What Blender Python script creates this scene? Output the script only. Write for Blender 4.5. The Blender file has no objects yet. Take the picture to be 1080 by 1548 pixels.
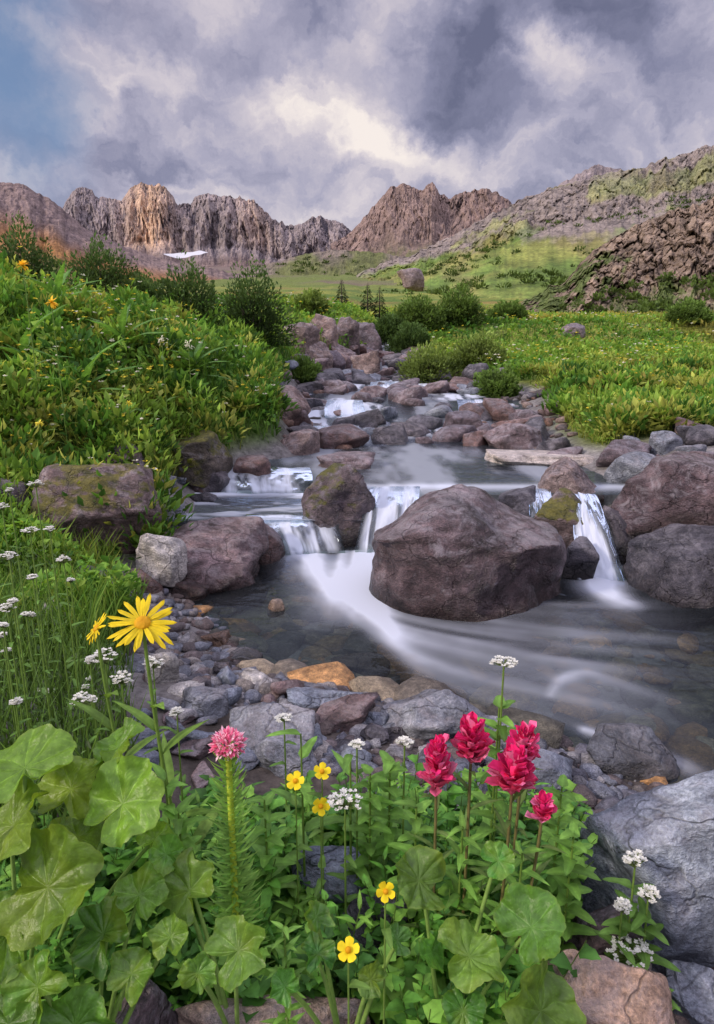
import bpy, bmesh, math, random, bisect
import numpy as np
from mathutils import Vector
R=math.radians
rng=np.random.default_rng(7)
random.seed(7)
scene=bpy.context.scene
col=scene.collection
F=946.0; CAMZ=1.5; PIT=R(15.03); CP=math.cos(PIT); SP=math.sin(PIT)
# ------------------------------------------------------------------ noise
def h3(ix,iy,iz,s):
    n=(ix*374761393+iy*668265263+iz*1274126177+s*974634777)&0xffffffff
    n=((n^(n>>13))*1274126177)&0xffffffff
    n=n^(n>>16)
    return (n&0xffff)/65535.0
def vn(x,y,z,s=0,lin=False):
    x,y,z=np.broadcast_arrays(np.asarray(x,float),np.asarray(y,float),np.asarray(z,float))
    fx=np.floor(x);fy=np.floor(y);fz=np.floor(z)
    ix=fx.astype(np.int64);iy=fy.astype(np.int64);iz=fz.astype(np.int64)
    u=x-fx;v=y-fy;w=z-fz
    if not lin:
        u=u*u*(3-2*u);v=v*v*(3-2*v);w=w*w*(3-2*w)
    r=0
    for a in (0,1):
        for b in (0,1):
            for c in (0,1):
                r=r+h3(ix+a,iy+b,iz+c,s)*(u if a else 1-u)*(v if b else 1-v)*(w if c else 1-w)
    return r
def fbm(x,y,z=0.0,oct=4,s=0,gain=.5):
    t=0;a=1;n=0
    x=np.asarray(x,float);y=np.asarray(y,float);z=np.asarray(z,float)
    for o in range(oct):
        t=t+a*vn(x,y,z,s+o*17);n+=a;a*=gain
        x=x*2.03+3.1;y=y*2.03+1.7;z=z*2.03+5.3
    return t/n
def rid(x,y,z=0.0,oct=4,s=0,gain=.5):     # sharp ridged noise, 0..1
    t=0;a=1;n=0
    x=np.asarray(x,float);y=np.asarray(y,float);z=np.asarray(z,float)
    for o in range(oct):
        t=t+a*(1-np.abs(2*vn(x,y,z,s+o*17,True)-1));n+=a;a*=gain
        x,y=(x*1.7+y*.9+3.1),(y*1.9-x*.5+1.7);z=z*2.03+5.3
    return t/n
def wor(x,y,s=0):      # cells: id 0..1 and distance to the border
    fx=np.floor(x).astype(np.int64);fy=np.floor(y).astype(np.int64)
    f1=np.full(x.shape,9.);f2=np.full(x.shape,9.);idd=np.zeros(x.shape)
    for i in (-1,0,1):
        for j in (-1,0,1):
            cx=fx+i;cy=fy+j
            d=np.hypot(cx+h3(cx,cy,0,s)-x,cy+h3(cx,cy,1,s)-y);m=d<f1
            f2=np.where(m,f1,np.minimum(f2,d));idd=np.where(m,h3(cx,cy,2,s),idd);f1=np.where(m,d,f1)
    return idd,f2-f1
def sst(a,b,x):
    t=np.clip((np.asarray(x,float)-a)/(b-a),0,1);return t*t*(3-2*t)
# ------------------------------------------------------------------ rays
def ray(px,py):
    v=(774-py)/F
    return ((px-540)/F,CP+v*SP,-SP+v*CP)
def at(px,py,Y):
    r=ray(px,py);k=Y/r[1]
    return Vector((r[0]*k,Y,CAMZ+r[2]*k))
def lvl(px,py,z=0.0):
    r=ray(px,py);k=(z-CAMZ)/r[2]
    return Vector((r[0]*k,r[1]*k,z))
# ------------------------------------------------------------------ terrain functions
YL=[-5,1.2,1.74,2.0,2.3,2.45,2.6,2.8,3.6,4.3,4.7,5.5,5.75,6.5,7.9,11,14,17,20,25,2000]
XL=[2.3,1.9,1.18,.89,.50,.10,-.38,-.62,-1.1,-1.2,-1.32,-1.45,-1.3,-.65,-.75,-1.25,-.95,.3,.75,.9,1.2]
YR=[-5,2.6,3.4,3.9,4.6,5.5,6.5,7.9,11,12.5,14,17,20,25,2000]
XR=[5,3.4,2.3,1.95,2.2,2.2,1.95,2.15,2.9,2.0,1.1,1.3,1.5,1.7,2.2]
UPY=[5.0,7.9,11,15,18,19,21,23,30,60,100,200,400,800,1500]
UPZ=[.37,.37,.61,.9,1.14,1.25,1.9,2.0,2.3,4.2,7.9,18,41,90,175]
def lev(x,y):
    up=np.interp(y,UPY,UPZ)
    yd=np.interp(x,[-2,-.2,.1,.7,1.2,1.6,2.3,4],[4.7,4.62,4.8,4.75,4.5,4.3,4.15,4.1])
    left=1-sst(-.28,-.08,x)
    s1=sst(-.03,.12,y-yd); s2=sst(5.55,5.75,y)
    return up*(s1*(1-left)+left*(s1*.54+s2*.46))
def dist(x,y):
    dl=np.interp(y,YL,XL)-x; dr=x-np.interp(y,YR,XR)
    return dl,dr
def H(x,y):
    x=np.asarray(x,float);y=np.asarray(y,float)
    dl,dr=dist(x,y)
    w=lev(x,y)
    nz=fbm(x*1.3,y*1.3,0,4,5)-.5
    wob=(fbm(x*2.2+9,y*2.2,0,3,8)-.5)*.3*sst(3,7,y)
    dl=dl+wob; dr=dr+wob
    near=1-sst(2.6,3.6,y)
    dls=np.maximum(dl,0)*(1-near*.4)
    hm=np.interp(y,[1,3,4,5,9,12,18,30,100],[.42,.5,.85,1.08,1.08,.9,.55,.4,.4])
    sl=np.interp(y,[1,2.8,4,5,8,11,14,20,60],[.26,.28,.5,.75,.85,1.3,1.5,.8,.3])
    pl=hm*(1-np.exp(-sl*dls/hm))+.11*np.minimum(dls,4.5)*sst(3,6,y)*(1-.6*sst(11,30,y))
    drs=np.maximum(dr,0)
    pr=.16*(1-np.exp(-drs*2.5))+np.interp(y,[0,7,12,20,60],[.1,.06,.02,.006,.003])*drs
    depth=np.interp(y,[0,2.5,3.6,4.5,5,8,20],[.3,.24,.22,.2,.1,.09,.12])
    inside=np.minimum(-dl,-dr)
    bed=-depth*sst(0,.35,inside)
    out=np.where(dl>0,pl,np.where(dr>0,pr,bed))
    amp=np.interp(y,[0,3,6,20,60,300,1000],[.05,.06,.16,.3,.6,4,10])
    big=fbm(x*.16+4,y*.16,0,3,31)-.5
    ampb=np.interp(y,[0,6,12,30,60,300,1000],[0,.05,.15,.3,.5,3,5])
    edge=sst(.0,.9,np.maximum(dl,dr))
    far=sst(22,40,y)
    return w+out+nz*amp*np.maximum(edge,.25)*(1-far)+big*ampb*np.maximum(edge,far)
rows=np.concatenate([np.linspace(-4,.9,40),np.exp(np.linspace(np.log(.95),np.log(1500),560))])
tt=np.linspace(-1.35,1.35,560)
Yg=np.repeat(rows[:,None],len(tt),1);Xg=tt[None]*(np.maximum(Yg,0)+2.6)
Zg=H(Xg,Yg)
rowl=list(rows)
def Hs(x,y):
    i=min(max(bisect.bisect(rowl,y)-1,0),len(rowl)-2);f=(y-rowl[i])/(rowl[i+1]-rowl[i])
    u=(x/(max(y,0)+2.6)+1.35)/2.7*(len(tt)-1);j=min(max(int(u),0),len(tt)-2);g=min(max(u-j,0),1)
    return float((Zg[i,j]*(1-g)+Zg[i,j+1]*g)*(1-f)+(Zg[i+1,j]*(1-g)+Zg[i+1,j+1]*g)*f)
def Hw(x,y):
    h=Hs(x,y)
    if y<26:
        dl,dr=dist(x,y)
        if dl<0 and dr<0: return max(h,float(lev(x,y)))
    return h
def ground(px,py,y0=.5,y1=300):
    Y=y0;p=at(px,py,Y)
    while Y<y1:
        p=at(px,py,Y)
        if p.z<=Hw(p.x,p.y): break
        Y*=1.015
    return p
# ------------------------------------------------------------------ mesh builder
OFF={}
class MB:
    def __init__(s): s.V=[];s.F=[];s.C=[];s.n=0
    def add(s,V,Fs,C=(.5,.5,.5)):
        V=np.asarray(V,float)
        C=np.asarray(C,float)
        if C.ndim==1: C=np.tile(C,(len(V),1))
        s.V.append(V);s.C.append(C)
        if not isinstance(Fs,list): Fs=[Fs]
        for f in Fs:
            if len(f): s.F.append(np.asarray(f,np.int64)+s.n)
        s.n+=len(V)
    def build(s,name,mat,parent=None,origin=None,smooth=True):
        V=np.concatenate(s.V);C=np.concatenate(s.C)
        o3=np.array(OFF[parent.name]) if parent is not None else (np.array(origin) if origin is not None else np.zeros(3))
        V=V-o3
        me=bpy.data.meshes.new(name)
        me.vertices.add(len(V)); me.vertices.foreach_set('co',V.astype(np.float32).ravel())
        li=np.concatenate([f.ravel() for f in s.F])
        tot=np.concatenate([np.full(len(f),f.shape[1]) for f in s.F])
        st=np.concatenate([[0],np.cumsum(tot)[:-1]])
        me.loops.add(len(li)); me.loops.foreach_set('vertex_index',li.astype(np.int32))
        me.polygons.add(len(tot)); me.polygons.foreach_set('loop_start',st.astype(np.int32))
        me.polygons.foreach_set('use_smooth',np.full(len(tot),smooth))
        me.update(calc_edges=True)
        a=me.attributes.new('tint','FLOAT_COLOR','POINT')
        a.data.foreach_set('color',np.concatenate([C,np.ones((len(C),1))],1).astype(np.float32).ravel())
        me.validate()
        me.materials.append(mat)
        o=bpy.data.objects.new(name,me); col.objects.link(o)
        if parent is not None: o.parent=parent
        else: o.location=o3
        OFF[o.name]=tuple(o3)
        return o
def tag(o,label=None,cat=None,group=None,kind=None):
    if label:o['label']=label
    if cat:o['category']=cat
    if group:o['group']=group
    if kind:o['kind']=kind
    return o
def empty(name,loc,label,cat,group=None):
    o=bpy.data.objects.new(name,None);col.objects.link(o);o.location=loc;o.empty_display_size=.05
    OFF[o.name]=tuple(loc)
    return tag(o,label,cat,group)
def nrm(a): return a/np.maximum(np.linalg.norm(a,axis=-1,keepdims=True),1e-9)
def grid_faces(nr,nc):
    i=np.arange(nr-1)[:,None]*nc+np.arange(nc-1)[None,:]
    i=i.ravel();return np.stack([i,i+1,i+nc+1,i+nc],1)
def tube(mb,pts,r0,r1,C,n=6):
    pts=np.array([tuple(p) for p in pts],float);m=len(pts)
    T=nrm(np.gradient(pts,axis=0))
    ref=np.array([.3,1,.1]);A=nrm(np.cross(T,ref));B=np.cross(T,A)
    r=np.linspace(r0,r1,m)[:,None,None]
    a=np.linspace(0,2*np.pi,n,endpoint=False)
    V=pts[:,None]+r*(np.cos(a)[None,:,None]*A[:,None]+np.sin(a)[None,:,None]*B[:,None])
    f=[]
    for i in range(m-1):
        for j in range(n):
            f.append((i*n+j,i*n+(j+1)%n,(i+1)*n+(j+1)%n,(i+1)*n+j))
    mb.add(V.reshape(-1,3),np.array(f),C)
def curve(a,b,bend=(0,0,0),n=7):
    a=np.array(tuple(a));b=np.array(tuple(b));c=(a+b)/2+np.array(bend)
    t=np.linspace(0,1,n)[:,None]
    return (1-t)**2*a+2*t*(1-t)*c+t*t*b
def place(V,o,d,n):
    d=nrm(np.array(tuple(d),float));n=np.array(tuple(n),float)
    s=nrm(np.cross(d,n));n=np.cross(s,d)
    return np.array(tuple(o))+V[:,:1]*s+V[:,1:2]*d+V[:,2:3]*n
SH={'lance':lambda u:np.sin(np.pi*np.clip(u,0,1)**.75)**.9*(1-u*.25)+.02,
    'ovate':lambda u:np.sin(np.pi*np.clip(u,0,1)**.6)**.7+.02,
    'petal':lambda u:np.clip(.25+.9*u,0,1)*np.sqrt(np.clip(1-u**4,0,1))+.02,
    'ray':lambda u:np.clip(.35+1.6*u,0,1)*np.sqrt(np.clip(1-u**7,0,1))+.02,
    'strap':lambda u:(1-u**3)*.9*np.clip(.5+u*2,0,1)+.01}
def leafV(L,W,shape='lance',nu=9,nv=5,fold=.25,droop=.3,wave=.03,teeth=0,seed=0,tooth_n=9):
    u=np.linspace(0,1,nu);v=np.linspace(-1,1,nv)
    w=SH[shape](u)*W/2
    if teeth: w=w*(1+teeth*(np.abs(((u*tooth_n)%1)-.5)*2-.5))
    X=v[None]*w[:,None];Yy=np.tile((u*L)[:,None],(1,nv))
    Z=fold*np.abs(X)-droop*L*(u**2)[:,None]+wave*L*(vn(u[:,None]*5,v[None]*2,seed,3)-.5)
    V=np.stack([X,Yy,Z],-1).reshape(-1,3)
    vein=(np.exp(-(v/.18)**2)[None]+.0*u[:,None]).ravel()
    return V,grid_faces(nu,nv),vein
def addleaf(mb,o,d,n,L,W,C,shape='lance',vein=.25,**k):
    V,Fc,ve=leafV(L,W,shape,**k)
    C=np.array(C);Cc=C[None]*(1+vein*ve[:,None])*(1+.25*(V[:,1:2]/L-.5))
    mb.add(place(V,o,d,n),Fc,Cc)
def roundleaf(mb,o,d,n,Rr,C,seed=0,lobes=0,edge=(.20,.27,.03)):
    nr,nt=26,145
    th=np.linspace(-np.pi,np.pi,nt);rr=np.linspace(0.0,1,nr)
    out=1-.6*np.exp(-((np.pi-np.abs(th))/.33)**2)
    nv_=[3.5,4.5,5.5][int(seed)%3]
    out=out*(1+.035*np.abs(np.sin(13*th))+.05*np.sin((5+seed%4)*th+seed)+.24*(vn(th*1.3,seed,0,5)-.5))
    if lobes: out=out*(1-.18*np.abs(np.sin(th*lobes/2))**.7)
    r=rr[:,None]*out[None]*Rr
    X=np.sin(th)[None]*r;Yy=np.cos(th)[None]*r+Rr*.25
    R2=rr[:,None]
    wv=.55*(vn(X/Rr*1.6+seed,Yy/Rr*1.6,0,8)-.5)*R2
    vn_=np.abs(np.sin((th[None]+wv)*nv_))
    crk=fbm(X/Rr*5+seed,Yy/Rr*5,0,2,int(seed)%50+9,.5)
    Z=Rr*(.16*R2**2+.12*vn_*R2+.44*(fbm(X/Rr*1.6+seed,Yy/Rr*1.6,0,2,int(seed)%50)-.5)*R2+.18*np.sin((2+seed%3)*th+seed)[None]*R2**3+.06*np.sin(th*8+seed*2)[None]*R2**4
       +.11*(crk-.5)*R2**.5-.16*(Yy/Rr)**2)
    V=np.stack([X,Yy,Z],-1).reshape(-1,3)
    veins=np.exp(-(vn_/.06)**2)*(1-.6*R2)
    ph=(th[None]+wv)*nv_/np.pi;side=np.abs(np.sin((R2*9+np.abs(ph-np.round(ph))*6)*np.pi/1.0))
    sv=np.exp(-(side/.16)**2)*.30*sst(.15,.4,R2)
    C=np.array(C)
    Cc=C[None,None]*(.80+.75*veins+sv+.40*(crk-.5))[...,None]
    e=sst(.93,1,R2)[...,None]*.3
    Cc=Cc*(1-e)+np.array(edge)*e
    yl=sst(.55,.78,fbm(X/Rr*1.2+seed*3,Yy/Rr*1.2,0,2,9))[...,None]*.35
    Cc=Cc*(1-yl)+np.array((.24,.32,.02))*yl
    mb.add(place(V,o,d,n),grid_faces(nr,nt),np.maximum(Cc,.005).reshape(-1,3))
def cards(mb,P,D,N,L,W,C,fold=.3):
    D=nrm(D);S=nrm(np.cross(D,N));N=np.cross(S,D)
    L=np.asarray(L)[:,None];W=np.asarray(W)[:,None]
    V=np.stack([P,P+D*L*.45+S*W/2+N*W*fold,P+D*L,P+D*L*.45-S*W/2+N*W*fold],1).reshape(-1,3)
    i=np.arange(len(P))[:,None]*4
    Fc=np.concatenate([i+np.array([[0,1,2]]),i+np.array([[0,2,3]])])
    k=np.array([.7,1.,1.15,1.])[None,:,None]
    mb.add(V,Fc,(C[:,None,:]*k).reshape(-1,3))
def blades(mb,P,Hh,lean,W,C):
    n=len(P);a=rng.uniform(0,np.pi,n);S=np.stack([np.cos(a),np.sin(a),0*a],1)*W[:,None]/2
    U=np.array([0,0,1.])
    M_=P+U*Hh[:,None]*.55+lean*.35;T=P+U*Hh[:,None]+lean
    V=np.stack([P-S,P+S,M_+S*.8,M_-S*.8,T],1).reshape(-1,3)
    i=np.arange(n)[:,None]*5
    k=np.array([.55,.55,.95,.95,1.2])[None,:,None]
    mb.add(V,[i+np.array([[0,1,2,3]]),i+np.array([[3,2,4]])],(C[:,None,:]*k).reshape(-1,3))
def rdir(n,up=.3):
    v=rng.normal(size=(n,3));v=nrm(v);v[:,2]=np.abs(v[:,2])*.8+up;return nrm(v)
# ------------------------------------------------------------------ materials
def newmat(name):
    m=bpy.data.materials.new(name);m.use_nodes=True;nt=m.node_tree;nt.nodes.clear()
    return m,nt,nt.nodes,nt.links
def nd(nt,t,**k):
    n=nt.nodes.new(t)
    for a,b in k.items(): setattr(n,a,b)
    return n
def ramp(nt,src,stops):
    r=nt.nodes.new('ShaderNodeValToRGB');e=r.color_ramp.elements
    while len(e)<len(stops): e.new(.5)
    for x,(p,c) in zip(e,stops):
        x.position=p;x.color=(c if len(c)==4 else (*c,1))
    nt.links.new(src,r.inputs[0]);return r.outputs[0]
def mixc(nt,f,a,b,mode='MIX'):
    m=nt.nodes.new('ShaderNodeMix');m.data_type='RGBA';m.blend_type=mode
    for s,v in ((0,f),(6,a),(7,b)):
        if isinstance(v,(int,float)): m.inputs[s].default_value=v
        elif isinstance(v,tuple): m.inputs[s].default_value=(*v,1)
        else: nt.links.new(v,m.inputs[s])
    return m.outputs[2]
def math_(nt,op,a,b=0,c=None,clamp=False):
    m=nt.nodes.new('ShaderNodeMath');m.operation=op;m.use_clamp=clamp
    for s,v in ((0,a),(1,b),(2,c)):
        if v is None: continue
        if isinstance(v,(int,float)): m.inputs[s].default_value=v
        else: nt.links.new(v,m.inputs[s])
    return m.outputs[0]
def noise(nt,vec,scale,detail=5,rough=.55,dist=0):
    n=nt.nodes.new('ShaderNodeTexNoise');n.inputs['Scale'].default_value=scale;n.inputs['Detail'].default_value=detail
    n.inputs['Roughness'].default_value=rough;n.inputs['Distortion'].default_value=dist
    if vec is not None: nt.links.new(vec,n.inputs['Vector'])
    return n.outputs[0]
def rock_mat(name,c1,c2,c3,rough=.6,moss=0,lichen_toplight=.35,wet=True,scale=1,tint=False,bump=.8):
    m,nt,N,L=newmat(name)
    g=N.new('ShaderNodeNewGeometry');pos=g.outputs['Position']
    oi=N.new('ShaderNodeObjectInfo')
    vm=N.new('ShaderNodeVectorMath');vm.operation='MULTIPLY_ADD'
    cmb=N.new('ShaderNodeCombineXYZ')
    for i in range(3): L.new(math_(nt,'MULTIPLY',oi.outputs['Random'],7.3),cmb.inputs[i])
    vm.inputs[1].default_value=(1,1,1.3);L.new(pos,vm.inputs[0]);L.new(cmb.outputs[0],vm.inputs[2]);vec=vm.outputs[0]
    n1=noise(nt,vec,3.2*scale,6,.62,.6)
    n2=noise(nt,vec,14*scale,7,.7)
    n3=noise(nt,vec,95*scale,3,.7)
    base=ramp(nt,n1,[(.3,c1),(.52,c2),(.72,c3)])
    base=mixc(nt,.85,base,ramp(nt,n2,[(.3,(.28,.26,.27)),(.5,(.95,.95,.95)),(.68,(1.7,1.65,1.6))]),'MULTIPLY')
    base=mixc(nt,.65,base,ramp(nt,n3,[(.32,(.40,.40,.42)),(.5,(1,1,1)),(.66,(1.8,1.75,1.7))]),'MULTIPLY')
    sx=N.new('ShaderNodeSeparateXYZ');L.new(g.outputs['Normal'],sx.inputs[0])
    if lichen_toplight:
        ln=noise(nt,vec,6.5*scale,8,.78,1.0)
        ln=math_(nt,'ADD',ln,math_(nt,'MULTIPLY',sx.outputs[2],.11))  # pale lichen plus a highlight painted onto upward-facing surfaces
        lm=ramp(nt,ln,[(.55,(0,0,0)),(.68,(lichen_toplight,)*3)])
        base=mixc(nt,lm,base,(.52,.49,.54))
    if tint:
        at_=nd(nt,'ShaderNodeAttribute',attribute_name='tint')
        base=mixc(nt,1.0,base,at_.outputs['Color'],'MULTIPLY')
    if moss:
        mn=noise(nt,vec,5,6,.65)
        mm=math_(nt,'ADD',math_(nt,'MULTIPLY',sx.outputs[2],.25),mn)
        mk=ramp(nt,mm,[(.72-moss*.25,(0,0,0)),(.80-moss*.22,(1,1,1))])
        mc=ramp(nt,n2,[(.35,(.03,.035,.006)),(.6,(.15,.14,.02))])
        base=mixc(nt,mk,base,mc)
    va=ramp(nt,oi.outputs['Random'],[(0,(.75,.77,.84)),(.5,(1,1,1)),(1,(1.15,1.05,.98))])
    base=mixc(nt,1.0,base,va,'MULTIPLY')
    vo=N.new('ShaderNodeTexVoronoi');vo.feature='DISTANCE_TO_EDGE';vo.inputs['Scale'].default_value=2.6*scale
    vw=N.new('ShaderNodeVectorMath');vw.operation='MULTIPLY_ADD';nn=N.new('ShaderNodeTexNoise');nn.inputs['Scale'].default_value=5*scale;nn.inputs['Detail'].default_value=4;L.new(vec,nn.inputs['Vector'])
    L.new(nn.outputs['Color'],vw.inputs[0]);vw.inputs[1].default_value=(.4,.4,.4);L.new(vec,vw.inputs[2]);L.new(vw.outputs[0],vo.inputs['Vector'])
    cr=ramp(nt,vo.outputs['Distance'],[(0,(0,0,0)),(.02,(1,1,1))])
    if not tint: base=mixc(nt,.45,base,mixc(nt,cr,(.22,.19,.18),(1,1,1)),'MULTIPLY')
    bs=nd(nt,'ShaderNodeBsdfPrincipled')
    if wet:
        sp=N.new('ShaderNodeSeparateXYZ');L.new(pos,sp.inputs[0])
        zz=math_(nt,'ADD',sp.outputs[2],math_(nt,'MULTIPLY',math_(nt,'SUBTRACT',n1,.5),.3))
        wk=nd(nt,'ShaderNodeMapRange');wk.inputs[1].default_value=.02;wk.inputs[2].default_value=.20;wk.inputs[3].default_value=1;wk.inputs[4].default_value=0
        L.new(zz,wk.inputs[0])
        base=mixc(nt,wk.outputs[0],base,mixc(nt,1.0,base,(.33,.29,.26),'MULTIPLY'))
        mr=nd(nt,'ShaderNodeMapRange');mr.inputs[3].default_value=rough;mr.inputs[4].default_value=.2
        L.new(wk.outputs[0],mr.inputs[0]);L.new(mr.outputs[0],bs.inputs['Roughness'])
    else: bs.inputs['Roughness'].default_value=rough
    L.new(base,bs.inputs['Base Color'])
    h=math_(nt,'ADD',math_(nt,'MULTIPLY',n2,1.0),math_(nt,'MULTIPLY',n3,.3))
    h=math_(nt,'ADD',h,math_(nt,'MULTIPLY',cr,.25))
    b=nd(nt,'ShaderNodeBump');b.inputs['Strength'].default_value=bump;b.inputs['Distance'].default_value=.06/scale
    L.new(h,b.inputs['Height']);L.new(b.outputs[0],bs.inputs['Normal'])
    o=N.new('ShaderNodeOutputMaterial');L.new(bs.outputs[0],o.inputs[0])
    return m
def leaf_mat(name,rough=.5,trans=.35,spec=.4,var=.35,scale=30,tcol=(1.25,1.2,.7),bump=.35):
    m,nt,N,L=newmat(name)
    a=nd(nt,'ShaderNodeAttribute',attribute_name='tint')
    g=N.new('ShaderNodeNewGeometry')
    n=noise(nt,g.outputs['Position'],scale,4,.6)
    c=mixc(nt,1.0,a.outputs['Color'],ramp(nt,n,[(.3,(1-var,)*3),(.7,(1+var,)*3)]),'MULTIPLY')
    bs=nd(nt,'ShaderNodeBsdfPrincipled');bs.inputs['Roughness'].default_value=rough
    bs.inputs['Specular IOR Level'].default_value=spec
    L.new(c,bs.inputs['Base Color'])
    bp=nd(nt,'ShaderNodeBump');bp.inputs['Strength'].default_value=bump;bp.inputs['Distance'].default_value=.004
    L.new(n,bp.inputs['Height']);L.new(bp.outputs[0],bs.inputs['Normal'])
    t=nd(nt,'ShaderNodeBsdfTranslucent')
    L.new(mixc(nt,1.0,c,tcol,'MULTIPLY'),t.inputs[0])
    mx=nd(nt,'ShaderNodeMixShader');mx.inputs[0].default_value=trans
    L.new(bs.outputs[0],mx.inputs[1]);L.new(t.outputs[0],mx.inputs[2])
    o=N.new('ShaderNodeOutputMaterial');L.new(mx.outputs[0],o.inputs[0])
    return m
def ground_mat(name,scale,bump,bd,var=.5,sc3=(1,1,1),d2=.8):
    m,nt,N,L=newmat(name)
    a=nd(nt,'ShaderNodeAttribute',attribute_name='tint')
    g=N.new('ShaderNodeNewGeometry');vec=g.outputs['Position']
    mp=N.new('ShaderNodeMapping');mp.inputs['Scale'].default_value=sc3;L.new(vec,mp.inputs[0]);vec=mp.outputs[0]
    n1=noise(nt,vec,scale,8,.65,.4);n2=noise(nt,vec,scale*7,6,.7)
    c=mixc(nt,1.0,a.outputs['Color'],ramp(nt,n1,[(.3,(1-var,)*3),(.7,(1+var,)*3)]),'MULTIPLY')
    c=mixc(nt,d2,c,ramp(nt,n2,[(.33,(.5,.5,.5)),(.66,(1.5,1.5,1.5))]),'MULTIPLY')
    bs=nd(nt,'ShaderNodeBsdfPrincipled');bs.inputs['Roughness'].default_value=.9;bs.inputs['Specular IOR Level'].default_value=.15
    L.new(c,bs.inputs['Base Color'])
    b=nd(nt,'ShaderNodeBump');b.inputs['Strength'].default_value=bump;b.inputs['Distance'].default_value=bd
    L.new(math_(nt,'ADD',n1,math_(nt,'MULTIPLY',n2,.4)),b.inputs['Height']);L.new(b.outputs[0],bs.inputs['Normal'])
    o=N.new('ShaderNodeOutputMaterial');L.new(bs.outputs[0],o.inputs[0]);return m
def water_mat(name,bumps=.25,scale=5):
    m,nt,N,L=newmat(name)
    a=nd(nt,'ShaderNodeAttribute',attribute_name='tint')   # red = foam
    sp=N.new('ShaderNodeSeparateColor');L.new(a.outputs['Color'],sp.inputs[0])
    g=N.new('ShaderNodeNewGeometry')
    mp=N.new('ShaderNodeMapping');mp.inputs['Scale'].default_value=(1,1.6,1);mp.inputs['Rotation'].default_value=(0,0,R(15));L.new(g.outputs['Position'],mp.inputs[0])
    n=noise(nt,mp.outputs[0],scale,3,.5,.5)
    b=nd(nt,'ShaderNodeBump');b.inputs['Strength'].default_value=bumps;b.inputs['Distance'].default_value=.06;L.new(n,b.inputs['Height'])
    tr=nd(nt,'ShaderNodeBsdfTransparent');tr.inputs[0].default_value=(.50,.58,.54,1)
    gl=nd(nt,'ShaderNodeBsdfGlossy');gl.inputs['Roughness'].default_value=.12;gl.inputs[0].default_value=(.72,.84,1,1)
    L.new(b.outputs[0],gl.inputs['Normal'])
    fr=nd(nt,'ShaderNodeFresnel');fr.inputs[0].default_value=1.33;L.new(b.outputs[0],fr.inputs['Normal'])
    frs=math_(nt,'MULTIPLY_ADD',fr.outputs[0],.8,.0,clamp=True)
    mx=nd(nt,'ShaderNodeMixShader');L.new(frs,mx.inputs[0]);L.new(tr.outputs[0],mx.inputs[1]);L.new(gl.outputs[0],mx.inputs[2])
    df=nd(nt,'ShaderNodeBsdfDiffuse');df.inputs[0].default_value=(.76,.82,.95,1)
    tl=nd(nt,'ShaderNodeBsdfTranslucent');tl.inputs[0].default_value=(.76,.82,.95,1)
    m2=nd(nt,'ShaderNodeMixShader');m2.inputs[0].default_value=.3;L.new(df.outputs[0],m2.inputs[1]);L.new(tl.outputs[0],m2.inputs[2])
    m3=nd(nt,'ShaderNodeMixShader');L.new(sp.outputs[0],m3.inputs[0]);L.new(mx.outputs[0],m3.inputs[1]);L.new(m2.outputs[0],m3.inputs[2])
    o=N.new('ShaderNodeOutputMaterial');L.new(m3.outputs[0],o.inputs[0]);return m
M={}
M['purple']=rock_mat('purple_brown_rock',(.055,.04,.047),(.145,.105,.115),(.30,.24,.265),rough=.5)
M['wetpurple']=rock_mat('wet_purple_rock',(.04,.028,.035),(.115,.08,.09),(.27,.21,.235),rough=.36,lichen_toplight=.4,bump=1)
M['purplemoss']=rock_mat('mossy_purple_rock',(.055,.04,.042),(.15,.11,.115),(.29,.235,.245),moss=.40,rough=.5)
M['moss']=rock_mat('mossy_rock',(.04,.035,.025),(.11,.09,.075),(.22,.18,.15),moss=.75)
M['grey']=rock_mat('blue_grey_rock',(.10,.118,.15),(.19,.22,.28),(.36,.41,.48),lichen_toplight=.25,rough=.5)
M['dark']=rock_mat('dark_wet_rock',(.020,.020,.028),(.055,.052,.068),(.14,.13,.155),rough=.33,lichen_toplight=.25)
M['tan']=rock_mat('tan_rock',(.18,.12,.09),(.36,.26,.20),(.52,.42,.36),lichen_toplight=.3)
M['pink']=rock_mat('pinkish_grey_rock',(.10,.07,.07),(.25,.185,.175),(.42,.34,.33),lichen_toplight=.35,bump=1)
M['pale']=rock_mat('pale_rock',(.30,.28,.27),(.46,.44,.43),(.62,.60,.60),lichen_toplight=.2)
M['red']=rock_mat('red_brown_rock',(.055,.032,.03),(.14,.08,.072),(.25,.17,.155),lichen_toplight=.25,rough=.42)
M['bed']=rock_mat('streambed_pebble',(.45,.42,.40),(.8,.8,.8),(1.2,1.15,1.1),lichen_toplight=0,wet=False,tint=True,rough=.5,scale=2)
M['leaf']=leaf_mat('leaf',.5,.4,.3);M['leafbig']=leaf_mat('broad_leaf',.36,.38,.45,.14,70,bump=.8);M['veg']=leaf_mat('meadow_foliage',.6,.35,.15,.3,3)
M['petal']=leaf_mat('petal',.55,.3,.2,.12,60,(1,1,1));M['stem']=leaf_mat('stem',.5,.1,.3,.2,60)
M['wood']=rock_mat('bark',(.03,.02,.015),(.07,.05,.035),(.12,.09,.07),lichen_toplight=0,wet=False,scale=3)
M['ground']=ground_mat('soil_and_turf',2.5,.6,.08);M['mount']=ground_mat('mountain_rock',.05,.8,7,.4,(1,1,.7),.7);M['hill']=ground_mat('hill_ground',.2,.8,1.5,.4,(1,.35,1),.8)
M['crag']=ground_mat('crag_rock',.5,1.0,.7,.5,(1,.7,1),.9);M['water']=water_mat('clear_water');M['fall']=water_mat('falling_water',.1,8)
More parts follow.
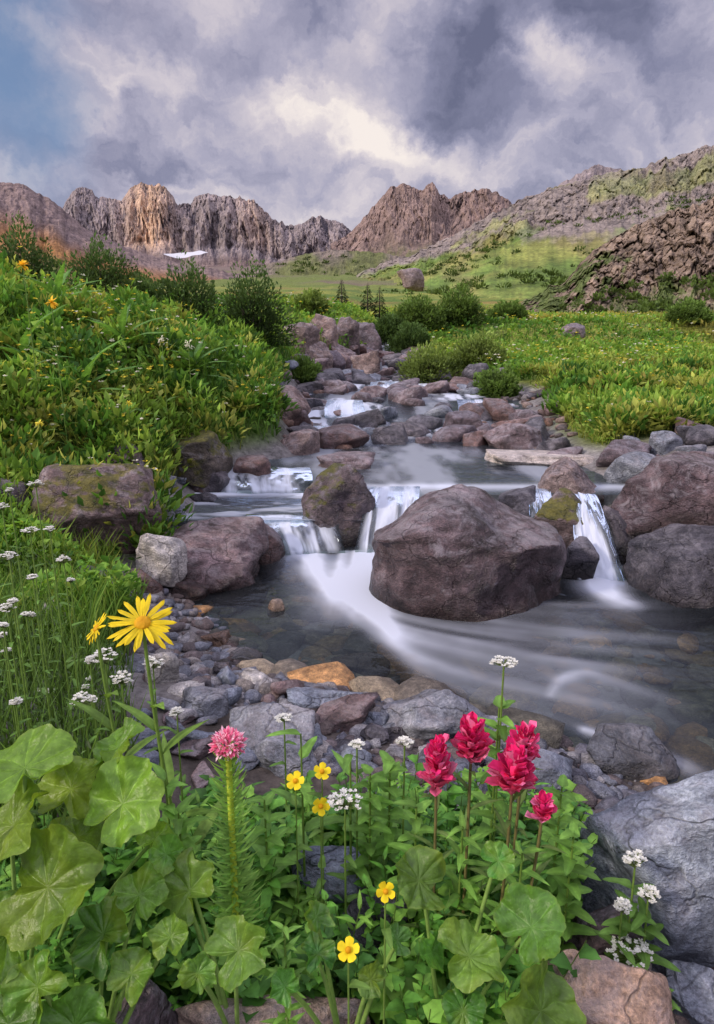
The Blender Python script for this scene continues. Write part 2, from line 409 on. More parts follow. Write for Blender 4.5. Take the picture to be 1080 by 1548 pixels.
# ------------------------------------------------------------------ terrain sheet
dl,dr=dist(Xg,Yg)
n1=fbm(Xg*.7,Yg*.7,0,4,40);n2=fbm(Xg*.09,Yg*.09,0,4,41);n3=fbm(Xg*.012,Yg*.012,0,5,42)
def mix(a,b,t): return a*(1-t[...,None])+b*t[...,None]
c_soil=np.array((.085,.072,.065));c_stone=np.array((.17,.16,.16));c_gr=np.array((.08,.14,.026));c_gy=np.array((.22,.24,.05));c_rust=np.array((.22,.15,.05))
Cg=mix(c_soil+0*Zg[...,None],c_stone,sst(.32,.48,n1))
gr=mix(c_gr+0*Zg[...,None],c_gy,sst(.42,.62,n2*.6+n1*.4));gr=mix(gr,c_rust,sst(.58,.7,fbm(Xg*.05+8,Yg*.05,0,4,77))*.7)
veg=np.where(dl>0,sst(.1,.35,dl)*sst(3.6,4.2,Yg),np.where(dr>0,sst(.2,.6,dr)*sst(5.8,6.6,Yg),0))
veg=np.maximum(veg,sst(22,26,Yg));Cg=mix(Cg,gr,veg)
farc=mix(np.array((.15,.12,.09))+0*Zg[...,None],np.array((.13,.165,.045)),sst(.38,.55,n3));Cg=mix(Cg,farc,sst(70,260,Yg))
Cg=mix(Cg,np.array((.17,.13,.115))+0*Zg[...,None],sst(350,600,Yg))
mb=MB();mb.add(np.stack([Xg,Yg,Zg],-1).reshape(-1,3),grid_faces(*Xg.shape),Cg.reshape(-1,3))
tag(mb.build('terrain',M['ground']),'valley ground with soil, turf and stony banks rising to the mountains','ground',kind='structure')
# ------------------------------------------------------------------ mountains and hills
RD={}
def slope(px,py):
    v=(774-py)/F;dy=CP+v*SP;return (px-540)/F/dy,(-SP+v*CP)/dy
def ridge(name,sky,foot,Yc,Yf,mat,label,cfun,seed,prof=((0,0),(.7,.4),(1,1)),ribamp=.05,ribf=.06,zf_=2.2,jag=4,nc=420,nr=90,jf=.09,block=0,bf=.03,bz=5,smooth=False,blow=0.0,wd=1.0,rlow=None):
    sky=np.array(sky,float);foot=np.array(foot,float)
    px=np.linspace(sky[0,0],sky[-1,0],nc)
    pc=np.interp(px,sky[:,0],sky[:,1])-(rid(px*jf,0,0,4,seed,.6)-.5)*2*jag
    pf=np.interp(px,foot[:,0],foot[:,1])
    xc,mc=slope(px,pc);xf,mf=slope(px,pf)
    s=np.concatenate([[-.08],np.linspace(0,1,nr),[1.04,1.12,1.3]])
    pr=np.array(prof,float);sc=np.clip(s,0,1)
    k=np.linspace(0,1,len(pr))
    yf=np.interp(sc,k,pr[:,0]);zf=np.interp(sc,k,pr[:,1])
    Yy=Yf+(Yc-Yf)*yf[:,None]+0*px[None]
    z0=CAMZ+mf*Yf;z1=CAMZ+mc*Yc
    Zz=z0[None]+(z1-z0)[None]*zf[:,None]
    xx=xf[None]+(xc-xf)[None]*yf[:,None]
    w=zf[:,None]+0*Zz
    pp=px[None]+0*Zz
    a=rid(pp*ribf,w*zf_,0,5,seed+3,.58)
    n=fbm(pp*ribf*.6,w*1.6,0,4,seed+11,.5)
    n4=fbm(pp*ribf*3.1,w*9,0,4,seed+7,.6)
    wx=(fbm(pp*bf*1.5,w*bz,0,4,seed+21,.6)-.5)*wd;wy=(fbm(pp*bf*1.5+40,w*bz,0,4,seed+25,.6)-.5)*wd
    i1,e1=wor(pp*bf+wx,w*bz+wy,seed);i2,e2=wor(pp*bf*2.7+wx*2,w*bz*2.3+wy*2,seed+1)
    crack=np.minimum(sst(0,.16,e1),.5+.5*sst(0,.22,e2))
    env=.2+.8*np.sin(np.pi*np.clip(w,0,1)**1.2*.9)
    if rlow is not None: env=env*(.12+.88*sst(rlow,rlow+.25,w))
    benv=sst(blow,blow+.2,w)
    Y2=Yy-ribamp*Yc*(a-.45)*env*1.5-ribamp*Yc*(n-.5)*env-block*Yc*benv*(i1*.7+i2*.4+crack*.3-.6)
    Z2=Zz+(z1-z0)[None]*.05*(n4-.5)*env*(1-(s[:,None]>.97))
    back=np.clip(s-1,0,1)[:,None]
    Y2=Y2+back*Yc*.5;Z2=Z2-back*(z1-z0)[None]*2.0
    lowd=np.clip(-s,0,1)[:,None];Z2=Z2-lowd*3*(z1-z0)[None]
    C=cfun(pp,w,n,n4,a,crack*(.6+.5*i1+.25*i2))
    V=np.stack([xx*Y2,Y2,Z2],-1);RD[seed]=(V,w,pp,C,s)
    mb=MB();mb.add(V.reshape(-1,3),grid_faces(*Y2.shape),C.reshape(-1,3))
    return tag(mb.build(name,mat,smooth=smooth),label,'mountain',kind='structure')
def A3(c): return np.array(c,float)
def cA(p,w,n,n4,r,k):
    C=mix(A3((.095,.085,.105))+0*w[...,None],A3((.29,.245,.245)),sst(.3,.75,r*.4+n4*.25+k*.35))
    sun_warm=1.0*np.exp(-((p-222)/34)**2)*sst(.22,.45,w)+.35*np.exp(-((p-385)/26)**2)*sst(.4,.6,w)  # sunlight on the peak, painted into its rock colour
    C=mix(C,A3((.66,.45,.30)),np.clip(sun_warm*sst(.35,.7,r*.4+n4*.2+k*.4),0,1)*.9)
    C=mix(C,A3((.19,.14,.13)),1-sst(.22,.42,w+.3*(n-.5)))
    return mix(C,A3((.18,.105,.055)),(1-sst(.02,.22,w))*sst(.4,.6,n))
def cB(p,w,n,n4,r,k):
    C=mix(A3((.09,.068,.07))+0*w[...,None],A3((.27,.195,.17)),sst(.3,.72,r*.4+n4*.25+k*.35))
    C=mix(C,A3((.16,.125,.09)),1-sst(.15,.5,w+.4*(n-.5)))
    return mix(C,A3((.12,.135,.045)),(1-sst(.1,.4,w))*sst(.4,.55,n4))
def cC(p,w,n,n4,r,k):
    C=mix(A3((.09,.065,.07))+0*w[...,None],A3((.21,.155,.145)),sst(.3,.7,r*.4+n4*.3+k*.3))
    C=mix(C,A3((.30,.145,.045)),(1-sst(.40,.75,w+.5*(n-.5)))*.9)
    return mix(C,A3((.12,.15,.04)),(1-sst(.0,.4,w+.5*(n4-.5))))
def cD(p,w,n,n4,r,k):
    C=mix(A3((.085,.074,.072))+0*w[...,None],A3((.25,.21,.19)),sst(.30,.74,n4*.3+r*.3+k*.4))
    th=.58-.18*sst(650,1000,p)+.25*sst(700,560,p)
    g=1-sst(0,.18,w-th+.5*(n-.5)+.35*(n4-.5)+.3*(r-.5))
    gp=sst(.54,.64,fbm(p*.014+3,w*5,0,4,91)+.35*(n4-.5))*(1-.6*sst(.8,1,w))
    g=np.maximum(g,gp*.55)
    G=mix(A3((.12,.19,.04))+0*w[...,None],A3((.25,.27,.07)),sst(.30,.70,fbm(p*.02,w*7,0,4,92)));G=mix(G,A3((.22,.18,.08)),sst(.48,.72,fbm(p*.02+9,w*5,0,4,93))*.55)
    G=G*(.8+.4*sst(.3,.7,n4))[...,None]
    return mix(C,G,g)
def cE(p,w,n,n4,r,k):
    C=mix(A3((.085,.066,.053))+0*w[...,None],A3((.30,.225,.17)),sst(.15,.85,k*.38+n4*.36+r*.26))
    return mix(C,A3((.10,.15,.035)),np.maximum(1-sst(.0,.25,w+.5*(n4-.5)),sst(.52,.60,n)*.9*sst(.4,.5,n4)))
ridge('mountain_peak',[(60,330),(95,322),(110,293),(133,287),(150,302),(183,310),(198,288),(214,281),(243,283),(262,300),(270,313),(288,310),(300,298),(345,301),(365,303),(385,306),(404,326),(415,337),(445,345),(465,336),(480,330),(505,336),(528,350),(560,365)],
      [(60,420),(560,420)],950,640,M['mount'],'jagged cliff-faced peaks with a tan face painted as sunlit on the left skyline',cA,3,prof=((0,0),(.55,.22),(.8,.45),(.9,.8),(1,1)),ribamp=.032,ribf=.055,jag=6,nc=560,nr=120,block=.008,bf=.07,bz=3.0,blow=.3,wd=2)
ridge('mountain_peak',[(500,372),(535,350),(560,321),(590,287),(608,281),(640,291),(654,277),(665,296),(682,303),(700,293),(740,288),(755,298),(775,312),(830,330),(900,340)],
      [(500,420),(700,410),(900,400)],720,480,M['mount'],'reddish brown pyramid-shaped peak with a craggy ridge at the head of the valley',cB,13,prof=((0,0),(.6,.35),(.85,.7),(1,1)),ribamp=.028,ribf=.04,jag=5,block=.008,bf=.06,bz=3.5,blow=.3,wd=2)
ridge('mountain_peak',[(840,285),(870,268),(900,253),(930,256),(960,262),(1000,280)],[(840,330),(1000,330)],900,700,M['mount'],'dark distant summit just showing over the right hill',cA,19,nc=120,nr=40,ribamp=.02)
ridge('hillside',[(-500,180),(-200,240),(0,277),(40,284),(70,300),(100,322),(125,345),(160,362),(200,378),(250,394),(320,408),(420,425)],
      [(-500,450),(0,450),(420,460)],330,100,M['hill'],'purple brown rocky hillside sloping down from the left edge to rust coloured grass',cC,23,prof=((0,0),(.5,.35),(1,1)),ribamp=.03,ribf=.03,jag=3,block=.005,bf=.05,bz=6,blow=.4)
ridge('hillside',[(340,425),(400,402),(450,388),(500,380),(560,382),(620,390),(720,400)],[(340,450),(720,455)],420,160,M['hill'],'low grey green moraine slope in the middle of the valley below the peaks',
      lambda p,w,n,n4,r,k:mix(mix(A3((.10,.085,.075))+0*w[...,None],A3((.20,.165,.135)),sst(.35,.65,n4*.6+k*.4)),A3((.12,.14,.045)),sst(.4,.6,n)*.9),33,ribamp=.02,ribf=.03,jag=3,nc=260,nr=60,block=.005,bf=.06,bz=8)
ridge('hillside',[(520,430),(560,408),(620,388),(690,357),(740,327),(790,305),(830,290),(900,271),(950,262),(1000,246),(1080,222),(1300,160),(1700,60)],
      [(520,470),(700,485),(900,495),(1100,500),(1700,500)],340,75,M['hill'],'long green valley side with grey rock bands rising to the right edge',cD,43,prof=((0,0),(.4,.28),(.75,.6),(1,1)),ribamp=.034,ribf=.022,zf_=3.2,jag=5,nc=700,nr=170,block=.011,bf=.04,bz=10,blow=.45,wd=1.6,rlow=.42)
ridge('rock_outcrop',[(750,482),(800,456),(850,430),(880,395),(920,372),(950,350),(1000,330),(1080,306),(1300,250),(1700,150)],
      [(750,500),(900,505),(1080,505),(1700,505)],66,38,M['crag'],'brown fractured crag rising behind the meadow at the right edge',cE,53,prof=((0,0),(.3,.25),(.6,.6),(1,1)),ribamp=.05,ribf=.018,zf_=3,jag=9,nc=700,nr=220,jf=.05,block=.026,bf=.030,bz=5.5,blow=.05,wd=1.6)
# scattered shrubs on the slopes
mb=MB();r=np.random.default_rng(12)
for seed,cnt,wm,s0,s1 in ((43,380,.62,.6,1.7),(53,90,.35,.3,.7),(23,220,.5,.8,2.2),(33,140,.9,1.2,2.4)):
    V,w_,pp_,C_,s_=RD[seed];ok=(w_<wm)&(w_>.10)&(s_[:,None]<.98)&(pp_>-60)&(pp_<1140);Q=V[ok]
    cl=fbm(Q[:,0]*.03,Q[:,1]*.03,0,3,5);pr=sst(.45,.6,cl)+.08;pr/=pr.sum()
    for i in r.choice(len(Q),cnt,p=pr):
        sz=r.uniform(s0,s1);n=26;c=nrm(r.normal(size=(n,3)));c[:,2]=np.abs(c[:,2])
        P=Q[i]+c*sz*np.array((1,1,.7))*r.random((n,1))**.5;L_=sz*r.uniform(.4,.7,n)
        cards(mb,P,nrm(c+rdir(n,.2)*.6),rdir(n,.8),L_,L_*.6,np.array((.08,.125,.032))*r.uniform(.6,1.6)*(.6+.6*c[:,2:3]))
tag(mb.build('hillside_shrubs',M['veg']),'low dark green scrub dotted over the valley sides','shrubs',kind='stuff')
mb=MB();n=60;u=np.linspace(0,1,n);T=4.2*np.sin(np.pi*np.clip(u,.02,.98))**.5*(.45+.9*vn(u*6,3,0,3))
Rw=[]
for q in (-1,-.4,.3,1): Rw.append([tuple(at(248+66*t,384+q*T[i]*.9+2.5*math.sin(t*5),584-q*4)) for i,t in enumerate(u)])
mb.add(np.array(Rw).reshape(-1,3),grid_faces(4,n),(.75,.78,.86))
tag(mb.build('snow_patch',M['petal']),'thin white strip of old snow below the left peaks','snow',kind='structure')
# ------------------------------------------------------------------ water
def polyfoam(X,Y,pts,w0,w1,a0,a1,seed,st=9,con=1.0,ns=50,dec=1.0):
    P=np.array([tuple(lvl(*p))[:2] for p in pts]);t=np.linspace(0,1,len(P));tf=np.linspace(0,1,28)
    Q=np.stack([np.interp(tf,t,P[:,i]) for i in (0,1)],1)
    for _ in range(8): Q[1:-1]=(Q[:-2]+Q[2:]+2*Q[1:-1])/4
    best=np.full(X.shape,1e9);sb=np.zeros(X.shape);db=np.zeros(X.shape)
    for i in range(len(Q)-1):
        e=Q[i+1]-Q[i];L2=e@e;dx=X-Q[i,0];dy=Y-Q[i,1]
        u=np.clip((dx*e[0]+dy*e[1])/L2,0,1);rx=dx-u*e[0];ry=dy-u*e[1];d2=rx*rx+ry*ry
        m=d2<best;best=np.where(m,d2,best);sb=np.where(m,(i+u)/(len(Q)-1),sb)
        db=np.where(m,np.sqrt(d2)*np.sign(dy*e[0]-dx*e[1]),db)
    s=sb;w=w0+(w1-w0)*s
    g=np.exp(-(best/(w*w)))
    if con>0:
        stn=fbm(db*st,s*2.0,seed,4,seed,.5);g=g*(1-.6*con+1.1*con*sst(.3,.72,stn))
    return (a0+(a1-a0)*s**dec)*g*sst(0,.25,1-s+.02)
def sheet(name,x0,x1,y0,y1,nx,ny,label,foamf,zf=None,mat='water',keep=None):
    X,Y=np.meshgrid(np.linspace(x0,x1,nx),np.linspace(y0,y1,ny))
    fo=np.clip(foamf(X,Y),0,.95)
    Z=(lev(X,Y) if zf is None else zf(X,Y))+fo*.012
    Fc=grid_faces(ny,nx)
    dl,dr=dist(X,Y);ok=(np.maximum(dl,dr)<.45).ravel()
    if keep is not None: ok=ok&keep(X,Y).ravel()
    Fc=Fc[ok[Fc].all(1)]
    V=np.stack([X,Y,Z],-1).reshape(-1,3)
    us=np.unique(Fc);mp=np.zeros(len(V),int);mp[us]=np.arange(len(us))
    mb=MB();mb.add(V[us],mp[Fc],np.repeat(fo.ravel()[us][:,None],3,1))
    return tag(mb.build(name,M[mat]),label,'water',kind='structure')
def foam_low(X,Y):
    r=np.random.default_rng(3)
    f=polyfoam(X,Y,[(600,800),(590,840),(555,885),(530,925),(550,955)],.15,.23,1.3,.22,1,7,.5)
    f=f+polyfoam(X,Y,[(440,822),(470,850),(500,885),(520,925)],.12,.19,1.0,.25,3,8,.6)
    f=f+polyfoam(X,Y,[(915,862),(905,890),(930,908),(985,925)],.12,.10,1.5,.1,4,8,.6)
    for i in range(24):       # soft strands fanning out of the plunge
        q=i/23;x0=460+160*r.random();m=895+125*q+r.uniform(-10,10);e=910+235*q+r.uniform(-18,18)
        f=f+polyfoam(X,Y,[(x0,835),(x0-15+10*q,880),(525+80*q,m-12),(680+60*q,m+10+26*q),(880,(m+e)/2+12),(1080,e)],.02+.03*r.random(),.035+.07*r.random(),r.uniform(.12,.36),r.uniform(.0,.11),20+i,10,.5,40,.7)
    f=f+polyfoam(X,Y,[(832,1052),(846,1026),(885,1014),(940,1034),(1080,1085)],.02,.08,.35,.04,5,12,.8)
    f=f+polyfoam(X,Y,[(885,1105),(950,1125),(1020,1150),(1080,1180)],.03,.05,.5,.15,6,16,.6)
    f=f*(.65+.7*fbm(X*5,Y*5,0,3,77))
    return f+.03*fbm(X*2,Y*5,0,3,3)
sheet('pool_water',-1.9,3.6,.9,4.95,640,480,'dark clear pool with silky white foam trails below the falls',foam_low,lambda X,Y:0*X)
sheet('pool_water',-1.9,.15,4.58,5.78,200,130,'small shallow pool behind the left falls',lambda X,Y:.08+.5*sst(.45,.7,fbm(X*3,Y*9,0,3,5))+.5*np.exp(-((Y-5.45)/.1)**2),lambda X,Y:.2+0*X)
def foam_up(X,Y):
    n=fbm(X*3.0,Y*.9,0,4,6);b=.36*sst(.44,.74,n)+.03
    rap=sst(.42,.55,fbm(X*1.6,Y*.9,2,3,66))*.9*sst(7.4,8.4,Y)
    edge=np.exp(-((Y-4.98)/.12)**2)*.6
    return b+rap*sst(.3,.55,fbm(X*8,Y*1.8,0,3,9))+edge
sheet('stream_water',-1.9,3.4,4.72,25,240,640,'stream flowing down between the rocks from the far cascade',foam_up,keep=lambda X,Y:((X>-.15)|(Y>5.62))&(Y>np.interp(X,[-2,-.2,.1,.7,1.2,1.6,2.3,4],[4.7,4.62,4.8,4.75,4.5,4.3,4.15,4.1])))
def fall(label,tl,tr,bl,br,seed,dens=1.0,nu=90,nv=40,pw=1.9,bulge=.04,sf=8):
    tl,tr,bl,br=[np.array(p,float) for p in (tl,tr,bl,br)]
    u=np.linspace(0,1,nu)[None,:,None];s=np.linspace(0,1,nv)[:,None,None]
    top=tl+(tr-tl)*u;bot=bl+(br-bl)*u
    P=top+(bot-top)*s;P[...,2:]=top[...,2:]+(bot-top)[...,2:]*s**pw
    wob=(fbm(u*5+seed,s*2.5,0,3,seed)-.5)[...,0]
    P[...,1]-=wob*bulge*3;P[...,2]+=.008;P[...,0]+=(vn(u*3+seed,s*2,0,seed+5)-.5)[...,0]*.05
    uu=u[...,0]+.06*(vn(s[...,0]*3,seed,0,4)-.5)
    st=fbm(uu*sf,s[...,0]*1.1,seed,4,seed,.5)+0*s[...,0]
    e=sst(0,.25,u[...,0])*(1-sst(.75,1,u[...,0]))*(1-.6*sst(.9,1,s[...,0]))
    fo=np.clip((.15+1.25*sst(.34,.66,st))*dens*(.5+.7*s[...,0])*e,0,.95)
    mb=MB();mb.add(P.reshape(-1,3),grid_faces(nv,nu),np.repeat(fo.reshape(-1,1),3,1))
    return tag(mb.build('waterfall',M['fall']),label,'waterfall',kind='structure')
fall('tall narrow white waterfall between the square boulder and the big boulder',(.10,4.95,.375),(.50,4.93,.375),(-.02,4.40,.0),(.44,4.38,0),1,1.15)
fall('low wide waterfall spilling in front of the left small pool',(-.85,4.72,.205),(-.14,4.70,.205),(-.76,4.34,0),(-.10,4.38,0),2,.95,sf=12)
fall('thin veil of water stepping into the left small pool',(-1.35,5.82,.375),(-.45,5.78,.375),(-1.3,5.45,.2),(-.4,5.45,.2),3,.7,sf=14)
fall('slanting waterfall among dark rocks on the right side',(1.60,4.55,.42),(1.74,4.53,.42),(1.44,3.88,0),(1.76,3.82,0),4,1.15,pw=1.3,sf=5)
fall('thin side trickle left of the slanting right waterfall',(1.30,4.75,.40),(1.50,4.73,.40),(1.28,4.3,.1),(1.42,4.3,.1),5,.6)
fall('distant upper cascade tumbling out of the bushes',(.85,20.9,1.95),(1.35,20.9,1.95),(.80,19.0,1.25),(1.4,19.0,1.25),6,1.4,pw=1.1,bulge=.1,sf=6)
fall('middle step of the distant cascade between dark rocks',(.3,17.6,1.15),(.9,17.6,1.15),(.2,16.6,.98),(.9,16.6,.98),16,1.4,pw=1.1,bulge=.1,sf=6)
fall('small rapid in the far left of the stony stream',(-.45,10.0,.64),(.10,10.0,.64),(-.5,9.2,.45),(.15,9.2,.45),7,1.1,pw=1.2)
fall('small rapid beside the purple stone in the right of the stony stream',(1.6,10.1,.64),(2.1,10.1,.64),(1.5,9.2,.45),(2.0,9.2,.45),8,1.1,pw=1.2)
fall('little step of white water in the middle of the stony stream',(.3,12.6,.78),(.9,12.6,.78),(.2,11.8,.64),(.9,11.8,.64),9,1.2,pw=1.2)
fall('little step of white water pouring into the back of the upper pool',(-.55,8.2,.46),(.0,8.2,.46),(-.6,7.6,.36),(.05,7.6,.36),10,1.1,pw=1.2)
# ------------------------------------------------------------------ rocks
ICO={}
def ico(sub):
    if sub not in ICO:
        bm=bmesh.new();bmesh.ops.create_icosphere(bm,subdivisions=sub,radius=1)
        ICO[sub]=(np.array([v.co[:] for v in bm.verts]),np.array([[v.index for v in f.verts] for f in bm.faces]));bm.free()
    return ICO[sub]
def rockunit(seed,sub=4,sharp=12,npl=13,lump=.10,dmin=.5):
    r=np.random.default_rng(seed);V,Fc=ico(sub);V=nrm(V)
    n=nrm(r.normal(size=(npl,3)));d=r.uniform(dmin,1.0,npl)
    n=np.concatenate([n,nrm(np.array([[0,0,1],[0,0,-1],[1,0,.1],[-1,.1,0],[0,1,0],[0,-1,.2]],float)+r.normal(size=(6,3))*.28)]);d=np.concatenate([d,r.uniform(max(.72,dmin),1,6)])
    Vw=nrm(V+(np.stack([vn(V[:,0]*2.3,V[:,1]*2.3,V[:,2]*2.3,seed+k) for k in (1,2,3)],1)-.5)*.20)
    dt=np.maximum(Vw@n.T,0)/d
    rad=(dt**sharp).sum(1)**(-1/sharp)
    P=V*rad[:,None]
    P=P+V*((fbm(P[:,0]*2+seed,P[:,1]*2,P[:,2]*2,5,seed%97,.55)-.5)*lump)[:,None]
    P=P-V*((rid(P[:,0]*2.4+seed,P[:,1]*2.4,P[:,2]*2.4,3,seed%89,.5)-.5)*.10)[:,None]
    lo=P.min(0);hi=P.max(0)
    return (P-(lo+hi)/2)/((hi-lo)/2),Fc
def foot(V):
    z=np.clip(-V[:,2]+.1,0,.93);f=np.minimum(1/np.sqrt(1-z*z),1.6);V=V.copy()
    h=np.hypot(V[:,0],V[:,1]);f=np.minimum(f,np.maximum(1.02/np.maximum(h,.05),1));V[:,:2]*=f[:,None];return V
def humped(V):      # one solid mass: rounded hump left of centre, lower shoulder on the right
    V=V.copy();x=V[:,0];y=V[:,1]
    px=np.linspace(-1.1,1.1,45);g=np.interp(px,[-1.1,-.85,-.62,-.42,-.15,.15,.32,.55,.85,1.1],[.10,.22,.62,.92,1.0,.90,.60,.50,.42,.15])
    g=np.convolve(np.pad(g,2,'edge'),np.ones(5)/5,'valid')
    gx=np.interp(x+.10*(vn(y*2,x*2,0,5)-.5)-.12*y,px,g);back=np.clip(.80+.35*y,.55,1.1)
    V[:,2]=np.where(V[:,2]>0,V[:,2]**.8*gx*back,V[:,2]);V[:,1]*=.9
    return V
def rock(x0,y0,x1,y1,label,mat,seed,sharp=12,name='boulder',cat='boulder',sub=5,depth=.85,sink=.62,group=None,hump=False,ymin=.6,disp=1,below=1.6,npl=11,yfix=None,dmin=.5):
    sharp=sharp*1.4
    cx=(x0+x1)/2;cy=(y0+y1)/2;r=ray(cx,cy);ln=math.sqrt(sum(a*a for a in r));sn=max(-r[2]/ln,0);cs=math.sqrt(1-sn*sn)
    Y=yfix or ymin
    while Y<80:
        D=Y/r[1];rx=(x1-x0)/2/F*D;hs=(y1-y0)/2/F*D
        ry=min(depth*rx,.75*hs/max(sn,.01));rz=math.sqrt(max(hs*hs-(ry*sn)**2,1e-6))/cs
        c=at(cx,cy,Y)
        if yfix or c.z-rz*sink<=Hw(c.x,c.y-ry*.3): break
        Y*=1.006
    E,Fc=rockunit(seed,sub,sharp,npl,dmin=dmin);E=foot(E)
    if hump: E=humped(E)
    V=E*np.array((rx,ry,rz))
    V[:,2]=np.where(V[:,2]<0,V[:,2]*below,V[:,2])
    W=V+np.array(tuple(c))
    nn=nrm(V/np.array((rx,ry,rz))**2)
    k=4.5/max(min(rx,.6),.05)*.4
    dsp=(fbm(W[:,0]*k*2,W[:,1]*k*2,W[:,2]*k*2,4,seed%31,.6)-.5)*.08*min(rx,rz)*disp-(rid(W[:,0]*k,W[:,1]*k,W[:,2]*k*1.6,3,seed%37)-.5)*.12*min(rx,rz)*disp
    mb=MB();mb.add(W+nn*dsp[:,None],Fc)
    o=mb.build(name,M[mat],origin=tuple(c));tag(o,label,cat,group);return o,c,ry
BL=[
(562,714,862,910,'huge two-lobed purple boulder in the middle of the falls','wetpurple',11,10),
(456,697,568,812,'square mossy purple boulder between the two centre waterfalls','purplemoss',21,20),
(62,700,242,852,'large purple brown boulder on the left bank with a mossy end','purplemoss',33,18),
(205,790,405,892,'long dark purple boulder at the left edge of the pool','wetpurple',41,16),
(312,780,430,856,'brown wet rock under the left small pool','red',63,14),
(246,866,323,908,'small red brown rock at the left waterline','red',71,14),
(176,862,246,900,'small reddish rock beside the left waterline under the purple boulder','red',82,12),
(108,850,182,905,'dark stone below the large left bank boulder','dark',91,12),
(798,738,905,842,'grey brown boulder just left of the slanting right waterfall','purplemoss',101,16),
(752,735,812,790,'dark mossy stone behind the right lobe of the huge boulder','dark',111,14),
(845,815,902,885,'black wet stone tight against the right end of the huge boulder','dark',117,14),  # dark shape added to stand in for the shadow beside the boulder
(932,688,1140,800,'dark purple boulder at the right edge above the pool','wetpurple',121,20),
(958,790,1160,915,'smooth dark grey boulder at the right edge of the pool','dark',131,14),
(905,765,985,850,'black wet rock behind the slanting right waterfall','dark',141,14),
(816,690,914,748,'angular light brown slab rock above the right waterfall','pink',151,22),
(735,676,905,702,'long pale flat slab across the right of the upper pool','pale',161,20),
(905,664,985,708,'low purple grey rock at the meadow edge','purple',171,20),
(922,684,1010,736,'grey wedge-shaped rock in front of the meadow','grey',181,20),
(980,650,1030,690,'small light grey rock in the grass at the meadow edge','grey',191,16),
(730,637,822,682,'purple boulder at the right edge of the upper pool','purple',201,18),
(670,620,735,662,'brown rounded stone standing in the rapids','purple',211,14),
(474,642,560,682,'reddish boulder at the head of the upper pool','red',221,18),
(588,638,652,660,'low dark stone in mid stream above the upper pool','dark',231,14),
(422,650,484,692,'pink brown rock at the foot of the left bank','pink',241,18),
(480,682,568,710,'flat purple stone behind the square mossy boulder','purple',251,16),
(402,584,470,652,'tall pale pink rock set in the left bank','pink',261,20),
(160,668,232,738,'dark brown rock under the grass of the left bank','purple',271,18),
(238,650,350,712,'rock capped with yellow green moss on the left bank','moss',281,12),
(352,690,412,728,'brown rock beside the upper left cascade','red',291,10),
(426,488,486,540,'left end block of the pinkish rock outcrop beside the far cascade','pink',301,34),
(458,474,512,530,'highest left-centre block of the pinkish rock outcrop','pink',311,34),
(495,478,545,532,'middle block of the pinkish rock outcrop right of the highest one','pink',317,34),
(528,486,580,540,'right end block of the rock outcrop next to the far cascade','purple',321,34),
(452,515,505,562,'low front block in the centre of the pinkish outcrop','pink',325,30),
(498,520,540,564,'narrow front block right of centre in the pinkish outcrop','purple',326,30),
(530,528,576,572,'broken pink rock at the right foot of the outcrop','pink',327,30),
(430,540,500,576,'grey pink rock below the left end of the outcrop','purple',328,30),
(600,406,642,432,'solitary pink boulder on the green valley side','pink',331,20),
(885,1140,1190,1440,'big blue grey boulder at the lower right shore','grey',341,24),
(862,1250,936,1368,'purple grey stone wedged left of the big blue grey boulder','purple',351,14),
(852,1362,962,1475,'brown grey stone in front of the big blue grey boulder','purple',361,14),
(790,1462,1020,1600,'tan slab at the bottom right corner','tan',371,22),
(960,1370,1050,1425,'pale grey stone behind the white flower spike','pale',381,14),
(1020,1420,1100,1470,'rust coloured stone at the right edge','red',391,14),
(1005,1470,1110,1560,'light grey stone in the bottom right corner','grey',393,14),
(905,1450,985,1500,'small pale stone beside the white flower spike','pale',394,14),
(150,1495,275,1620,'brown grey rock under the leaves at the bottom left','purple',401,16),
(262,1525,580,1620,'flat pinkish slab along the bottom edge','tan',411,20),
(880,1098,1020,1168,'wet blue green stone breaking the pool surface near the shore','grey',421,16),
(575,1030,745,1122,'domed blue grey boulder on the near shore','grey',431,16),
(340,1066,478,1138,'flat blue slab stone on the near shore','grey',441,20),
(435,1028,552,1080,'flat grey green slab at the pool edge','grey',451,20),
(465,1054,575,1106,'brown grey slab leaning on the shore stones','purple',461,18),
(380,1112,480,1175,'blue grey stone under the flat slab','grey',471,14),
(690,1085,790,1135,'dark blue grey stone at the waterline behind the red flowers','grey',475,16),
(270,1040,345,1082,'angular grey stone left of the flat blue slab','grey',477,18),
(436,1285,560,1375,'dark grey rock showing through the foreground leaves','grey',481,12),
(505,1345,640,1450,'shaded dark rock between the lower leaves','dark',491,12),
(775,1128,875,1200,'blue grey stone behind the tallest red flowers','grey',501,14),
(655,1150,735,1200,'small grey stone between the red flowers','grey',511,14),
(52,895,152,1000,'pinkish white boulder among the grass on the left','pale',521,16),
(222,978,276,1040,'pale round stone near the yellow daisy','pale',531,12),
(306,952,348,978,'small orange stone at the waterline','tan',541,12),
(336,978,398,1008,'small greenish stone at the waterline','grey',551,12),
(404,904,432,926,'small tan stone poking out of the pool','tan',561,12),
(318,1000,345,1030,'tiny upright dark stone on the gravel','dark',571,14),
(1020,1235,1120,1300,'wet grey stone behind the big blue grey boulder','grey',581,14),
(740,958,830,985,'brown submerged rock below the huge boulder','red',601,12),
(500,985,590,1015,'amber coloured submerged rock in the pool','tan',611,12),
(-60,720,70,800,'dark stone at the left edge behind the tall grass','purple',621,16),
(-40,655,60,715,'brown stone at the left edge under the bank','pink',631,16),
(245,752,282,798,'small grey stone perched by the left small pool','grey',641,16),
(280,700,352,745,'dark wet stone at the lip of the upper left cascade','dark',651,16),
(845,488,885,512,'lone pale boulder lying in the meadow','pink',661,16),
]
